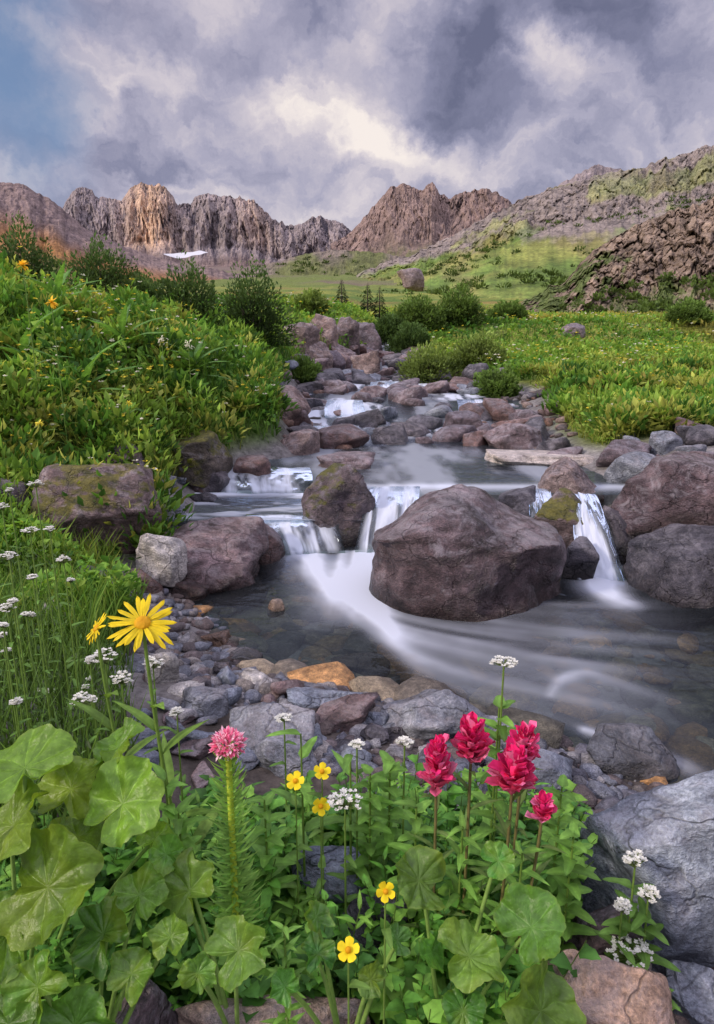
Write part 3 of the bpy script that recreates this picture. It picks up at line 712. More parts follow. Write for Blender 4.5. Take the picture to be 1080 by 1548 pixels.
for b in BL:
    sub=5 if (b[2]-b[0])>90 else 4
    if (b[2]-b[0])>170 and b[2]<1100: sub=6
    cat='boulder' if (b[2]-b[0])>60 else 'stone'
    huge=b[4].startswith('huge')
    o,c,ry=rock(*b[:5],b[5],b[6],b[7],name=cat,cat=cat,sub=sub,hump=huge,sink=-.9 if 'submerged' in b[4] else (.93 if huge else (.75 if 'shore' in b[4] or 'slab' in b[4] else .62)),disp=1.8 if 'outcrop' in b[4] else (1.5 if huge else 1),dmin=.72 if huge else .5,npl=15 if huge else 11)
    if 'long dark purple' in b[4]:
        rock(205,800,280,864,'white boulder leaning on the long dark purple one','pale',52,14,sub=5,yfix=c.y-ry*.95)
LIB={}
def libmesh(i,mat):
    k=(i,mat)
    if k not in LIB:
        V,Fc=rockunit(900+i*7,4 if i<4 else 3,[20,28,16][i%3],9)
        mb=MB();mb.add(V,Fc);o=mb.build('stone',M[mat]);me=o.data;bpy.data.objects.remove(o);LIB[k]=me
    return LIB[k]
def stone(x,y,s,mat,label,group,flat=.6,z=None,name='stone',up=.35):
    o=bpy.data.objects.new(name,libmesh(random.randrange(7),mat));col.objects.link(o)
    sx=s*random.uniform(.8,1.3);sy=s*random.uniform(.7,1.1);sz=s*flat*random.uniform(.7,1.2)
    o.scale=(sx,sy,sz);o.rotation_euler=(random.uniform(-.25,.25),random.uniform(-.25,.25),random.uniform(0,6.3))
    zz=Hs(x,y) if z is None else z
    o.location=(x,y,zz+sz*up);tag(o,label,'stone',group)
cn={'purple':'purple brown','grey':'blue grey','tan':'tan','pale':'pale','red':'red brown','dark':'dark wet'}
k=0
while k<140:
    Y=7.2+11*random.random()**1.15;xl=np.interp(Y,YL,XL);xr=np.interp(Y,YR,XR);x=random.uniform(xl-.3,xr+.4)
    s=random.uniform(.10,.26)*(.8+.045*Y)
    m=random.choice(['purple','purple','grey','red','dark','dark','dark','purple'])
    w=max(Hs(x,Y),float(lev(x,Y))-.05)
    stone(x,Y,s,m,cn[m]+' stone in the stony streambed above the upper pool','stones in the upper streambed',.65,w,up=.4);k+=1
k=0
while k<26:
    x=random.uniform(1.9,4.0);Y=random.uniform(4.0,6.6)
    if dist(x,Y)[1]<-.05: continue
    m=random.choice(['purple','grey','dark','dark'])
    stone(x,Y,random.uniform(.07,.22),m,cn[m]+' stone piled on the right bank by the meadow','stones on the right bank',.7);k+=1
for k in range(12):
    Y=random.uniform(3.4,5.6);x=float(np.interp(Y,YL,XL))-random.uniform(-.12,.25)
    m=random.choice(['purple','red','dark','grey'])
    stone(x,Y,random.uniform(.05,.11),m,cn[m]+' stone at the foot of the left bank','stones at the foot of the left bank',.6)
k=0
while k<72:
    px=random.uniform(170,900);py=random.uniform(960,1190)
    p=ground(px,py)
    dl,dr=dist(p.x,p.y)
    if dl<-.06 or p.y<1.2: continue
    if px<240 and py<1000: continue
    m=random.choice(['grey','grey','purple','grey','pale','dark'])
    stone(p.x,p.y,random.uniform(.028,.07),m,cn[m]+' cobble on the near gravel shore','cobbles on the near shore',.65);k+=1
for k in range(14):
    px=random.uniform(820,1080);py=random.uniform(1380,1560);p=ground(px,py)
    m=random.choice(['grey','purple','tan','pale','red'])
    stone(p.x,p.y,random.uniform(.012,.03),m,cn[m]+' cobble at the foot of the lower right boulders','cobbles at the lower right',.65)
def pebbles(name,n,sampler,s0,s1,cols,label,cat,sub=2,flat=.55,water=False,pw=2.2):
    mb=MB();B,Fc=ico(sub);vs=[];cs=[];fs=[]
    bases=[rockunit(500+i,sub,14,9)[0] for i in range(8)]
    xy=sampler(n);Z=H(xy[:,0],xy[:,1])
    if water: Z=np.maximum(Z,lev(xy[:,0],xy[:,1])-.04)
    for i in range(n):
        s=s0+(s1-s0)*rng.random()**pw;a=rng.random()*6.28;V=bases[i%8]*np.array((s,s*rng.uniform(.6,1),s*flat))
        ca,sa=math.cos(a),math.sin(a);X=V[:,0]*ca-V[:,1]*sa;Yy=V[:,0]*sa+V[:,1]*ca
        vs.append(np.stack([X+xy[i,0],Yy+xy[i,1],V[:,2]+Z[i]+s*flat*.3],1));fs.append(Fc+i*len(B))
        c=np.array(cols[rng.integers(len(cols))])*rng.uniform(.7,1.3);cs.append(np.tile(c,(len(B),1)))
    mb.add(np.concatenate(vs),np.concatenate(fs),np.concatenate(cs))
    return tag(mb.build(name,M['bed']),label,cat,kind='stuff')
def samp(x0,x1,y0,y1,cond):
    def f(n):
        o=[]
        while len(o)<n:
            x=rng.uniform(x0,x1);y=rng.uniform(y0,y1)
            if cond(x,y,*dist(x,y)): o.append((x,y))
        return np.array(o)
    return f
pebbles('gravel',2500,samp(-1.6,1.3,.8,3.6,lambda x,y,dl,dr:-.15<dl<1.3 and abs(x/y)<.8),.008,.055,[(.25,.27,.32),(.18,.18,.22),(.30,.27,.25),(.40,.39,.40),(.20,.15,.135),(.19,.155,.155),(.28,.30,.35)],'loose grey and brown gravel on the near shore','gravel',pw=3)
pebbles('streambed_stones',1400,samp(-1.4,3.0,1.5,4.6,lambda x,y,dl,dr:dl<.02 and abs(x/y)<.8),.015,.17,[(.32,.23,.12),(.48,.28,.12),(.20,.19,.13),(.33,.29,.22),(.36,.21,.10),(.12,.12,.10),(.22,.20,.17),(.09,.09,.08)],'amber and brown stones covering the pool floor','stones',flat=.35,pw=3.2)
pebbles('stream_cobbles',700,samp(-1.8,3.3,6.8,18,lambda x,y,dl,dr:dl<.35 and dr<.5 and max(dl,dr)>-.6),.03,.13,[(.16,.12,.12),(.11,.10,.11),(.22,.18,.17),(.17,.11,.09),(.19,.20,.24),(.07,.065,.07)],'small wet stones along the edges of the stony stream','stones',flat=.6,water=True)
# ------------------------------------------------------------------ meadow vegetation
def vegmask(x,y):
    dl,dr=dist(x,y)
    L_=(dl>.18)&(y>3.9)|((x<-1.05)&(dl>.4)&(y>2.2))
    Rr=(dr>.45)&(y>6.2)
    return L_|Rr|((y>23)&((dl>0.05)|(dr>.05)))
def sampveg(n,y0,y1,tmax=.72):
    xs=[];ys=[];c=0
    while c<n:
        y=np.exp(rng.uniform(np.log(y0),np.log(y1),n*2));x=rng.uniform(-tmax,tmax,n*2)*(y+.3)
        m=vegmask(x,y);xs.append(x[m]);ys.append(y[m]);c+=m.sum()
    x=np.concatenate(xs)[:n];y=np.concatenate(ys)[:n];return x,y
PAL=np.array([(.06,.15,.028),(.10,.225,.035),(.16,.30,.045),(.23,.36,.06),(.32,.36,.08)])
def vegcol(x,y,bias=0):
    n=fbm(x*.9,y*.9,0,3,51)*.5+fbm(x*.25,y*.25,0,3,52)*.5
    q=np.clip((n-.32)*9+bias+rng.normal(size=len(x))*.8+np.where(x>0,.8,.15),0,3.99)
    i=q.astype(int);f=(q-i)[:,None];c=PAL[i]*(1-f)+PAL[np.minimum(i+1,4)]*f
    rust=sst(.55,.68,fbm(x*.25+5,y*.25,0,3,58))[:,None]*(x>1)[:,None]*.55*(y>9)[:,None]
    return c*(1-rust)+np.array((.32,.20,.07))*rust
def mound_at(x,y): return np.clip(rid(x*1.6,y*1.6,0,2,61)*.6+fbm(x*3,y*3,0,2,62)*.6-.45,0,1)*np.interp(y,[3,8,20,60],[.75,1.0,.7,.4])*np.where(x>0,.6,1.0)
mb=MB()
x,y=sampveg(90000,2.3,60);z=H(x,y)+mound_at(x,y)*rng.random(len(x))*.7
hh=rng.uniform(.07,.22,len(x))*np.interp(y,[2,8,20,60],[1,1.2,1.3,1.3])*np.where(x>0,.75,1.1);a=rng.uniform(0,6.28,len(x));ln=rng.uniform(.2,.7,len(x))*hh
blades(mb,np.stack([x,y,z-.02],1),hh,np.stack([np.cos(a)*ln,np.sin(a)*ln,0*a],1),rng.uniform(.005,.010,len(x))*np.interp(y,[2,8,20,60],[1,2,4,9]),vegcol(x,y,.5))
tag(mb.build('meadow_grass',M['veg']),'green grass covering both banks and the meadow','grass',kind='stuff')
mb=MB()
x,y=sampveg(120000,2.6,70);z=H(x,y)
mound=mound_at(x,y)
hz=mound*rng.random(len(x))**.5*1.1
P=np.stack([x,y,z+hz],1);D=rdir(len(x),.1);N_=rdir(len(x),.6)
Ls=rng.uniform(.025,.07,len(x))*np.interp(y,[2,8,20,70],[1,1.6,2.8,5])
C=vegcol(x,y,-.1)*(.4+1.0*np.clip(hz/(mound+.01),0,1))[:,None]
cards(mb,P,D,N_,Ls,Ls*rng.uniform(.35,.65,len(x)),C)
tag(mb.build('ground_cover',M['veg']),'low leafy herbs covering both banks and the meadow','plants',kind='stuff')
mb=MB()
xs,ys=sampveg(720,3.9,12);zz=H(xs,ys)+mound_at(xs,ys)*.5
for i in range(len(xs)):
    n=80;r0=rng.uniform(.10,.26)*(1+.04*ys[i]);h0=r0*rng.uniform(.9,1.5)*(1 if xs[i]<0 else .7)
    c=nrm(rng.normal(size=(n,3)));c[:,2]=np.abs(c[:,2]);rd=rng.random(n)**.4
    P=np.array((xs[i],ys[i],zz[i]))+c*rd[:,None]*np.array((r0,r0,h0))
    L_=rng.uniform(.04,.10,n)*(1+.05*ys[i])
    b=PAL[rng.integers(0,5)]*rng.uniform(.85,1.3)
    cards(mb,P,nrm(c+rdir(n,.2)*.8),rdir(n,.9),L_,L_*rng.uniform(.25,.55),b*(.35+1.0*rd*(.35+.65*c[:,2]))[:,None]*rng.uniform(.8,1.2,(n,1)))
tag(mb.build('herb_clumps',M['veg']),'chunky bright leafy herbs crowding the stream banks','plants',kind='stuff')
mb=MB();x,y=sampveg(3400,4.2,30);z=H(x,y)+mound_at(x,y)+rng.uniform(.08,.28,len(x))*np.where(x>0,.7,1)
cc=np.where((rng.random(len(x))<.6)[:,None],np.array((.75,.62,.06)),np.array((.8,.78,.62)))
kp=fbm(x*.8,y*.8,0,2,71)>.48;x,y,z,cc=x[kp],y[kp],z[kp],cc[kp]
for q in range(3):
    a=rng.uniform(0,6.28,len(x));D=np.stack([np.cos(a),np.sin(a),.3+0*a],1)
    s=.012*np.interp(y,[4,10,30],[1,1.7,3.2])
    cards(mb,np.stack([x,y,z],1),D,rdir(len(x),.8),s*2,s*1.6,cc)
tag(mb.build('wildflowers',M['petal']),'tiny yellow and cream flowers dotted over the banks','flowers',kind='stuff')
def bush(px,pyt,pyb,wpx,label,group,colr,seed,Y=None):
    p=ground(px,pyb,2) if Y is None else at(px,pyb,Y)
    if p.y>60: p=at(px,pyb,45)
    r=np.random.default_rng(seed);D=p.y/ray(px,pyb)[1]
    w=wpx/2/F*D;h=(pyb-pyt)/F*D;yb=p.y+min(w*.5,2);z0=Hs(p.x,yb);base=Vector((p.x,yb,z0-.05))
    h+=max(p.z-z0,0)
    root=empty('bush',base,label,'bush',group)
    m1=MB();m2=MB();b=np.array(tuple(base))
    n=5600;c=nrm(r.normal(size=(n,3)));c[:,2]=np.abs(c[:,2])
    lump=.45+1.05*(fbm(c[:,0]*3.2+seed,c[:,1]*3.2,c[:,2]*3.2,3,seed%40))
    rad=r.random(n)**.35*lump
    P=b+c*rad[:,None]*np.array((w,w*.9,h))*1.08
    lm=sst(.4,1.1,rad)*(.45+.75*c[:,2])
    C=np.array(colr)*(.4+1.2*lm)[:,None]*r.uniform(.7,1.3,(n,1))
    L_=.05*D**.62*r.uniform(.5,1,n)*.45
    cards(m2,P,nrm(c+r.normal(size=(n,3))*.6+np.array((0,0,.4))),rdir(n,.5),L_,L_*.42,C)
    for i in range(14):
        q=nrm(r.normal(size=3));q[2]=abs(q[2])+.5;q=nrm(q);e=b+q*np.array((w,w*.9,h))*r.uniform(.6,.95)
        tube(m1,curve(b+q*.05,e,(0,0,h*.1)),.012*D*.15,.003*D*.15,(.5,.5,.5),4)
    m1.build('branches',M['wood'],root);m2.build('foliage',M['veg'],root)
DK=(.06,.105,.032);MD=(.10,.165,.04);OL=(.15,.21,.055)
bush(275,408,490,115,'dark rounded willow bush on the left bank','dark willow bushes on the left bank',DK,1,11)
bush(378,420,492,100,'dark willow bush nearest the stream on the left bank','dark willow bushes on the left bank',DK,2,12)
bush(145,375,440,110,'dark bush on the left skyline','dark willow bushes on the left bank',DK,3,12)
bush(20,350,405,110,'dark bush at the left edge of the picture','dark willow bushes on the left bank',DK,4,10)
bush(215,428,475,60,'small dark bush between the two left bushes','dark willow bushes on the left bank',DK,14,13)
for i,(a,b_,c,d,l,cc) in enumerate([(635,460,505,90,'green willow clump left of the trees over the cascade',MD),(695,448,495,70,'green willow clump behind the right end of the cascade',MD),(590,478,520,56,'dark bush hanging over the far cascade',DK),
  (650,535,580,95,'pale green bush at the right bank of the stony stream',OL),(725,512,560,90,'rounded pale green bush in the meadow by the stream',OL),(755,560,600,70,'low green bush at the meadow edge of the stony stream',MD),
  (770,460,488,56,'small green bush at the foot of the right hill',MD),(470,452,480,46,'low olive bush above the rock outcrop',OL),
  (1045,466,494,60,'dark green bush below the right crag',MD),(620,500,540,60,'dark bush right beside the cascade',DK),(455,548,580,56,'low green bush at the end of the left bank',MD)]):
    bush(a,b_,c,d,l,'willow bushes in the valley',cc,30+i)
def fir(px,pyt,pyb,label,seed):
    YF=34
    p=at(px,pyb,YF);z0=Hs(p.x,YF);h=(pyb-pyt)/F*YF/ray(px,pyb)[1];base=Vector((p.x,YF,min(z0,p.z)))
    h+=max(0,p.z-z0)
    root=empty('fir_tree',base,label,'tree','fir trees in the valley');r=np.random.default_rng(seed);b=np.array(tuple(base))
    m=MB();tube(m,curve(b,b+np.array((0,0,h*.95))),.06,.015,(.5,.5,.5),6);m.build('trunk',M['wood'],root)
    n=2600;t=r.random(n);a=r.uniform(0,6.28,n);tier=(t*8)%1
    rad=h*.34*(1-t)**.9*(.45+.65*(1-tier))*r.random(n)**.4+.02
    P=b+np.stack([np.cos(a)*rad,np.sin(a)*rad,h*(.04+.96*t)-rad*.25],1)
    D=np.stack([np.cos(a),np.sin(a),-.3+0*a],1);m=MB();L_=r.uniform(.08,.18,n)*(1.1-t)
    cards(m,P,D,rdir(n,.6),L_,L_*.4,np.array((.014,.03,.014))*r.uniform(.6,1.5,(n,1)));m.build('crown',M['veg'],root)
fir(517,424,474,'dark fir tree leftmost of the little valley group',1);fir(556,430,476,'dark fir tree in the middle of the little valley group',2);fir(574,434,476,'thin fir tree rightmost of the little valley group',3)
def rosette(px,py,L,n,label,seed,colr=(.12,.26,.05),W=.16):
    p=ground(px,py,2);b=Vector((p.x,p.y,Hs(p.x,p.y)));root=empty('broad_leaved_plant',b,label,'plant','broad leaved plants on the left bank');r=np.random.default_rng(seed)
    st=MB();tube(st,curve(b,b+Vector((0,0,L*1.0))),.012,.006,(.10,.16,.04));st.build('stem',M['stem'],root)
    for i in range(n):
        a=i*2.4+r.random()*.4;el=.35+.9*i/n
        d=(math.cos(a)*math.cos(el),math.sin(a)*math.cos(el),math.sin(el));m=MB()
        addleaf(m,tuple(b+Vector((0,0,.16+L*.5*i/n))),d,(-d[0]*.3,-d[1]*.3,1),L*r.uniform(.75,1.1),L*W,np.array(colr)*r.uniform(.75,1.25),'lance',fold=.3,droop=.55,wave=.06,nu=12)
        m.build('leaf',M['leaf'],root)
rosette(135,650,.50,14,'strap-leaved plant drooping over the left bank',1)
rosette(190,565,.45,12,'strap-leaved plant near the top of the left bank',2)
rosette(45,600,.50,14,'strap-leaved plant at the left edge of the bank',3)
rosette(95,505,.50,12,'tall strap-leaved plant on the upper left bank',4)
rosette(300,600,.38,12,'small strap-leaved plant at the right end of the bank',5)
# ------------------------------------------------------------------ foreground flowers
def stemthing(name,px,py,Y,label,cat,group=None,lean=(0,0),r0=.004,r1=.0025,C=(.15,.25,.045)):
    h=at(px,py,Y);bx=h.x+lean[0];by=h.y+lean[1];b=Vector((bx,by,Hs(bx,by)-.01))
    root=empty(name,b,label,cat,group)
    pts=curve(b,h,(-lean[0]*.3,0,0),10);m=MB();tube(m,pts,r0,r1,C);m.build('stem',M['stem'],root)
    return root,np.array(tuple(h)),pts
def stemleaves(root,pts,n,L,W,C,seed,shape='lance',t0=.1,t1=.85,up=.5,teeth=0,matk='leaf',droop=.35):
    r=np.random.default_rng(seed)
    for i in range(n):
        t=t0+(t1-t0)*i/max(n-1,1);p=np.array([np.interp(t,np.linspace(0,1,len(pts)),pts[:,k]) for k in range(3)])
        a=i*2.4+seed;d=np.array((math.cos(a),math.sin(a),up+r.uniform(-.1,.2)))
        m=MB();addleaf(m,p,d,(-d[0]*.4,-d[1]*.4,1),L*(1.1-.5*t)*r.uniform(.8,1.2),W*(1.1-.4*t),np.array(C)*r.uniform(.75,1.25),shape,fold=.25,droop=droop,teeth=teeth)
        m.build('leaf',M[matk],root)
def daisy(px,py,Y,rad,nrm_,label,seed,lean,bend_leaves=8):
    root,h,pts=stemthing('yellow_daisy',px,py,Y,label,'flower','yellow daisies',lean,.005,.004)
    stemleaves(root,pts,bend_leaves,.17,.034,(.16,.28,.05),seed,up=1.1,t0=.1,t1=.7)
    n=nrm(np.array(nrm_,float));A=nrm(np.cross(n,(0,0,1.)));B=np.cross(n,A)
    hd=MB();V,Fc=ico(4);V=nrm(V)
    bump=1+.10*np.sin(V[:,0]*40)*np.sin(V[:,1]*40);disc=V*np.array((.25,.25,.16))*rad*bump[:,None]
    hd.add(h+disc[:,:1]*A+disc[:,1:2]*B+disc[:,2:]*n,Fc,mix(A3((.62,.30,.01))+0*V[:,:1],A3((.85,.48,.02)),np.clip(np.hypot(V[:,0],V[:,1]),0,1)))
    hd.build('flower_disc',M['petal'],root)
    r=np.random.default_rng(seed)
    for i in range(24):
        a=i*2*np.pi/24+r.uniform(-.14,.14);d=np.cos(a)*A+np.sin(a)*B+n*r.uniform(-.12,.28)
        m=MB();addleaf(m,h+(np.cos(a)*A+np.sin(a)*B)*rad*.15,d,n+r.normal(size=3)*.2,rad*r.uniform(.72,1.05),rad*.155,np.array((.92,.70,.02))*r.uniform(.8,1.05),'ray',fold=.25,droop=r.uniform(-.05,.35),wave=.08,vein=-.12)
        m.build('petal',M['petal'],root)
daisy(216,942,1.25,.070,(.12,-.48,.87),'large open yellow daisy with an orange centre at the left',1,(.07,-.05))
daisy(146,950,1.35,.036,(-.7,-.35,.6),'smaller yellow daisy half turned away behind the large one',2,(.06,-.02),5)
def paintbrush(px,pyt,pyb,wpx,Y,label,seed,lean=(0,0),n=70,lv=10):
    root,h,pts=stemthing('red_paintbrush_flower',px,pyb,Y,label,'flower','red paintbrush flowers',lean,.0035,.003,(.16,.14,.05))
    stemleaves(root,pts,lv,.09,.016,(.14,.22,.06),seed,up=.9,t0=.15,t1=.95)
    D=Y/ray(px,pyb)[1];L_=(pyb-pyt)/F*D;W=wpx/2/F*D;r=np.random.default_rng(seed);m=MB()
    for i in range(n):
        t=i/n;a=i*2.4+r.uniform(-.3,.3);el=r.uniform(.25,.75)+.65*t**2
        o=h+np.array((r.normal()*.002,r.normal()*.002,L_*.80*t-.004))
        d=np.array((math.cos(a)*math.cos(el),math.sin(a)*math.cos(el),math.sin(el)))
        l=W*(1.1-.25*t)*r.uniform(.7,1.2)
        c=np.array((.90,.03,.21))*r.uniform(.7,1.1)+(np.array((.06,.16,.20))*(r.random()<.3))+np.array((.0,.12,.10))*(1-t)**3
        addleaf(m,o,d,(-d[0]*.8,-d[1]*.8,1),l,l*.62,c,'petal',fold=.5,droop=-.15+r.uniform(-.3,.3),wave=.16,vein=-.15,nu=7,seed=i)
    m.build('flower_head',M['petal'],root)
paintbrush(660,1104,1190,64,1.08,'leftmost red paintbrush flower with a pale lower fringe',1,(.0,-.04))
paintbrush(712,1082,1150,66,1.10,'second red paintbrush flower, between the left and the tallest one',2,(-.01,-.05))
paintbrush(790,1096,1150,62,1.11,'upper red paintbrush flower, highest of the right-hand pair',3,(-.03,-.04))
paintbrush(774,1130,1198,78,1.07,'broad red paintbrush flower just below the highest right-hand one',4,(-.03,-.05))
paintbrush(819,1198,1240,50,1.02,'small round red paintbrush flower at the right of the group',5,(-.06,-.03),44)
root,h,pts=stemthing('pink_crown_flower',345,1130,1.02,'pink and white domed flower on a thick spiky-leaved yellow green stem','flower',None,(.0,-.03),.008,.0065,(.50,.60,.07))
m=MB();r=np.random.default_rng(5)
for i in range(300):
    t=.06+.92*i/300;p=pts[0]+(pts[-1]-pts[0])*t;a=i*2.4;d=np.array((math.cos(a),math.sin(a),.5));
    addleaf(m,p,d,(0,0,1),.068*(1.15-.55*t)*r.uniform(.75,1.2),.009,np.array((.27,.46,.11))*r.uniform(.7,1.3),'strap',fold=.2,droop=-.4*t+.05,nu=6,nv=3)
m.build('foliage',M['leaf'],root)
m=MB()
for i in range(460):
    zf=1-1.4*(i/460);a=i*2.39996;c=math.sqrt(max(0,1-zf*zf));d=np.array((c*math.cos(a),c*math.sin(a),zf*.8))
    cc=np.array((.80,.20,.36))*r.uniform(.75,1.2) if r.random()<.6 else np.array((.88,.62,.68))
    addleaf(m,h+d*.023*r.uniform(.75,1.1)+np.array((0,0,.006)),d+r.normal(size=3)*.45,(.1,.2,1) if abs(zf)<.9 else (1,0,0),.0125*r.uniform(.7,1.3),.0065,cc,'petal',fold=.4,droop=-.1,nu=4,nv=3)
m.build('flower_head',M['petal'],root)
def smallyellow(px,py,Y,rad,face,label,seed,lean=(0,-.02)):
    root,h,pts=stemthing('small_yellow_flower',px,py,Y,label,'flower','small yellow flowers',lean,.002,.0015)
    stemleaves(root,pts,4,.05,.02,(.14,.26,.05),seed,'ovate',up=.4,teeth=.4)
    n=nrm(np.array(face,float));A=nrm(np.cross(n,(.1,0,1.)));B=np.cross(n,A)
    for i in range(5):
        a=i*2*np.pi/5+seed;d=np.cos(a)*A+np.sin(a)*B+n*.15;m=MB()
        addleaf(m,h,d,n,rad,rad*.95,(.92,.72,.02),'petal',fold=-.1,droop=-.15,wave=.05,vein=-.05);m.build('petal',M['petal'],root)
    m=MB();V,Fc=ico(2);m.add(h+n*.003+nrm(V)*rad*.26,Fc,(.75,.38,.01));m.build('flower_centre',M['petal'],root)
smallyellow(447,1181,1.12,.021,(-.1,-.6,.8),'small yellow flower left of a pair above the leaves',1)
smallyellow(487,1167,1.14,.020,(.2,-.5,.85),'small yellow flower topmost and right of the pair',2)
smallyellow(485,1218,1.08,.020,(.2,-.9,.3),'small yellow flower below the pair',3)
smallyellow(583,1347,.80,.0165,(.1,-.85,.5),'small yellow flower below the white cluster and right of centre',4)
smallyellow(527,1437,.74,.0185,(-.1,-.4,.9),'small yellow flower lowest of all near the bottom',5)
def whiteflower(px,py,Y,wpx,hpx,label,seed,group='white flower clusters',lean=(0,-.02),leaves=6,lc=(.12,.24,.045),ll=.06,lw=.022,teeth=.5):
    root,h,pts=stemthing('white_wildflower',px,py+hpx/2,Y,label,'flower',group,lean,.0028,.002)
    stemleaves(root,pts,leaves,ll,lw,lc,seed,'ovate',up=.35,teeth=teeth,t0=.1,t1=.85)
    D=Y/ray(px,py)[1];w=wpx/2/F*D;hh=hpx/F*D;r=np.random.default_rng(seed);m=MB();s=MB()
    n=int(18+wpx*.5)
    for i in range(n):
        a=r.uniform(0,6.28);q=math.sqrt(r.random());o=h+np.array((math.cos(a)*q*w,math.sin(a)*q*w*.8,hh*(.9-.45*q*q)*r.uniform(.5,1.05)))
        tube(s,curve(h,o,(0,0,0),3),.0009,.0007,(.16,.22,.06),3)
        for k in range(5):
            b=k*1.2566+r.random();d=np.array((math.cos(b),math.sin(b),.5));addleaf(m,o,d,(0,0,1),.0062,.0055,np.array((.82,.82,.76))*r.uniform(.8,1.05),'petal',fold=.1,droop=.1,nu=4,nv=3,vein=0)
    s.build('flower_stalks',M['stem'],root);m.build('flower_cluster',M['petal'],root)
wf=[(762,1000,1.18,40,14,'white flat-topped flower on a tall leafy stem against the pool'),
(522,1205,1.08,50,34,'white flower cluster right of the small yellow flowers'),
(960,1295,1.05,34,34,'upper white flower cluster of the lower right plants'),
(980,1347,1.03,28,26,'little white flower cluster between the upper and the big lower right ones'),
(950,1432,1.0,66,36,'big white flower cluster at the lower right'),
(940,1366,1.02,22,26,'little white bud cluster left of the middle one at the lower right'),
(55,731,1.9,24,12,'highest white flower in the tall grass on the left'),(46,801,1.8,26,12,'white flower left of a pair in the tall left grass'),(76,800,1.75,18,12,'white flower right of a pair in the tall left grass'),
(97,845,1.7,20,14,'white flower standing right of the tall left grass'),(15,840,1.6,30,14,'wide white flower at the left edge'),(12,918,1.5,26,14,'white flower at the left edge beside the pale boulder'),
(4,765,1.8,20,12,'white flower cut by the left edge of the view'),(25,1060,1.4,18,12,'lowest small white flower at the left edge'),
(160,990,1.5,42,26,'white flower cluster directly under the smaller daisy'),(185,1022,1.45,34,24,'white flower cluster under the large daisy'),(128,1055,1.4,36,24,'white flower cluster above the big round leaves'),(232,1000,1.55,30,20,'white flower cluster on the gravel right of the daisies'),
(430,1085,1.35,26,10,'tiny white flower over the flat blue slab'),(540,1125,1.2,24,14,'tiny white flower among the leaves above the dark rock'),(612,1120,1.2,26,14,'small white flower left of the red flowers'),(268,1075,1.4,22,14,'small white flower on the gravel left of the pink flower')]
for i,w in enumerate(wf): whiteflower(*w,i+1,leaves=14 if i==0 or 2<=i<=5 else 6,ll=.075 if i in(0,2,3,4,5) else .05,lw=.03 if i in(0,2,3,4,5) else .018)
for i in range(16):
    px=random.uniform(2,150);py=random.uniform(740,1050)
    if px>110: py=random.uniform(960,1060)
    whiteflower(px,py,random.uniform(1.4,1.9),random.uniform(9,15),9,'tiny white flower scattered in the tall grass and herbs at the left',60+i,'tiny white flowers in the left grass',leaves=4,ll=.04,lw=.012)
for i,(px,py,Y,l) in enumerate([(35,402,4.9,'orange yellow flower on the left skyline'),(78,457,4.7,'yellow flower head below the skyline flower'),(60,640,4.4,'yellow flower low on the left bank'),(195,610,5.0,'pale yellow flower in the middle of the left bank'),(245,515,5.6,'cream flower plume on the left bank'),(285,520,5.8,'cream flower plume right of the other plume')]):
    root,h,pts=stemthing('bank_flower',px,py,Y,l,'flower','flowers on the left bank',(0,-.02),.005,.003);stemleaves(root,pts,8,.16,.04,(.14,.25,.05),i,up=.6)
    m=MB();r=np.random.default_rng(i);cc=(.85,.55,.03) if i<2 else ((.85,.75,.1) if i<4 else (.7,.68,.5));sz=.05 if i<2 else .03
    for k in range(26):
        d=nrm(r.normal(size=3)+np.array((0,-.2,.5)));addleaf(m,h+(r.normal(size=3)*.02*(i>=4)),d,(0,-.3,1),sz,sz*.35,np.array(cc)*r.uniform(.8,1.1),'ray',nu=4,nv=3)
    m.build('flower_head',M['petal'],root)
# ------------------------------------------------------------------ big round leaves
def leafclump(name,label,base,leaves,seed,group,lobes=0,colr=(.10,.27,.03),cat='plant',tilt=.55,ks=.92):
    b=Vector((base[0],base[1],Hs(*base)-.01));root=empty(name,b,label,cat,group);r=np.random.default_rng(seed)
    for i,(px,py,rp,Y) in enumerate(leaves):
        c=at(px,py,Y);D=Y/ray(px,py)[1];Rr=rp*ks/F*D
        n=nrm(np.array((r.uniform(-tilt,tilt),-.5+r.uniform(-.4,.45),r.uniform(.45,.9))))
        out=np.array((c.x-b.x,c.y-b.y,0.0))+r.normal(size=3)*.08;out[2]=r.uniform(-.08,.25);d=nrm(out-n*np.dot(out,n))
        o=np.array(tuple(c))-d*Rr*.3
        m=MB();cc=np.array(colr)*r.uniform(.75,1.35);cc[0]*=r.uniform(.8,1.5)
        roundleaf(m,o,d,n,Rr,cc,seed*13+i,lobes);lf=m.build('leaf',M['leafbig'],root)
        s=MB();tube(s,curve(b,o+d*Rr*.12-n*.003,tuple(np.array((0,0,.06))),8),.005,.0035,(.2,.33,.07));s.build('leaf_stalk',M['stem'],lf)
leafclump('round_leaved_plant','large plant with bright round crinkled leaves at the left edge',(-.62,.88),[(38,1158,70,1.0),(180,1128,46,1.08),(188,1212,68,.98),(108,1190,54,1.04),(22,1245,70,.93),(118,1262,48,1.0),(75,1342,84,.85),(10,1410,62,.82),(235,1268,30,1.0)],1,'round leaved plants',colr=(.16,.36,.035))
leafclump('round_leaved_plant','darker round-leaved plant in the bottom left corner',(-.45,.78),[(155,1410,58,.84),(212,1350,44,.9),(55,1490,60,.76),(115,1548,66,.75),(200,1470,44,.8),(258,1415,36,.84),(10,1550,54,.72)],2,'round leaved plants',colr=(.095,.25,.03),lobes=5)
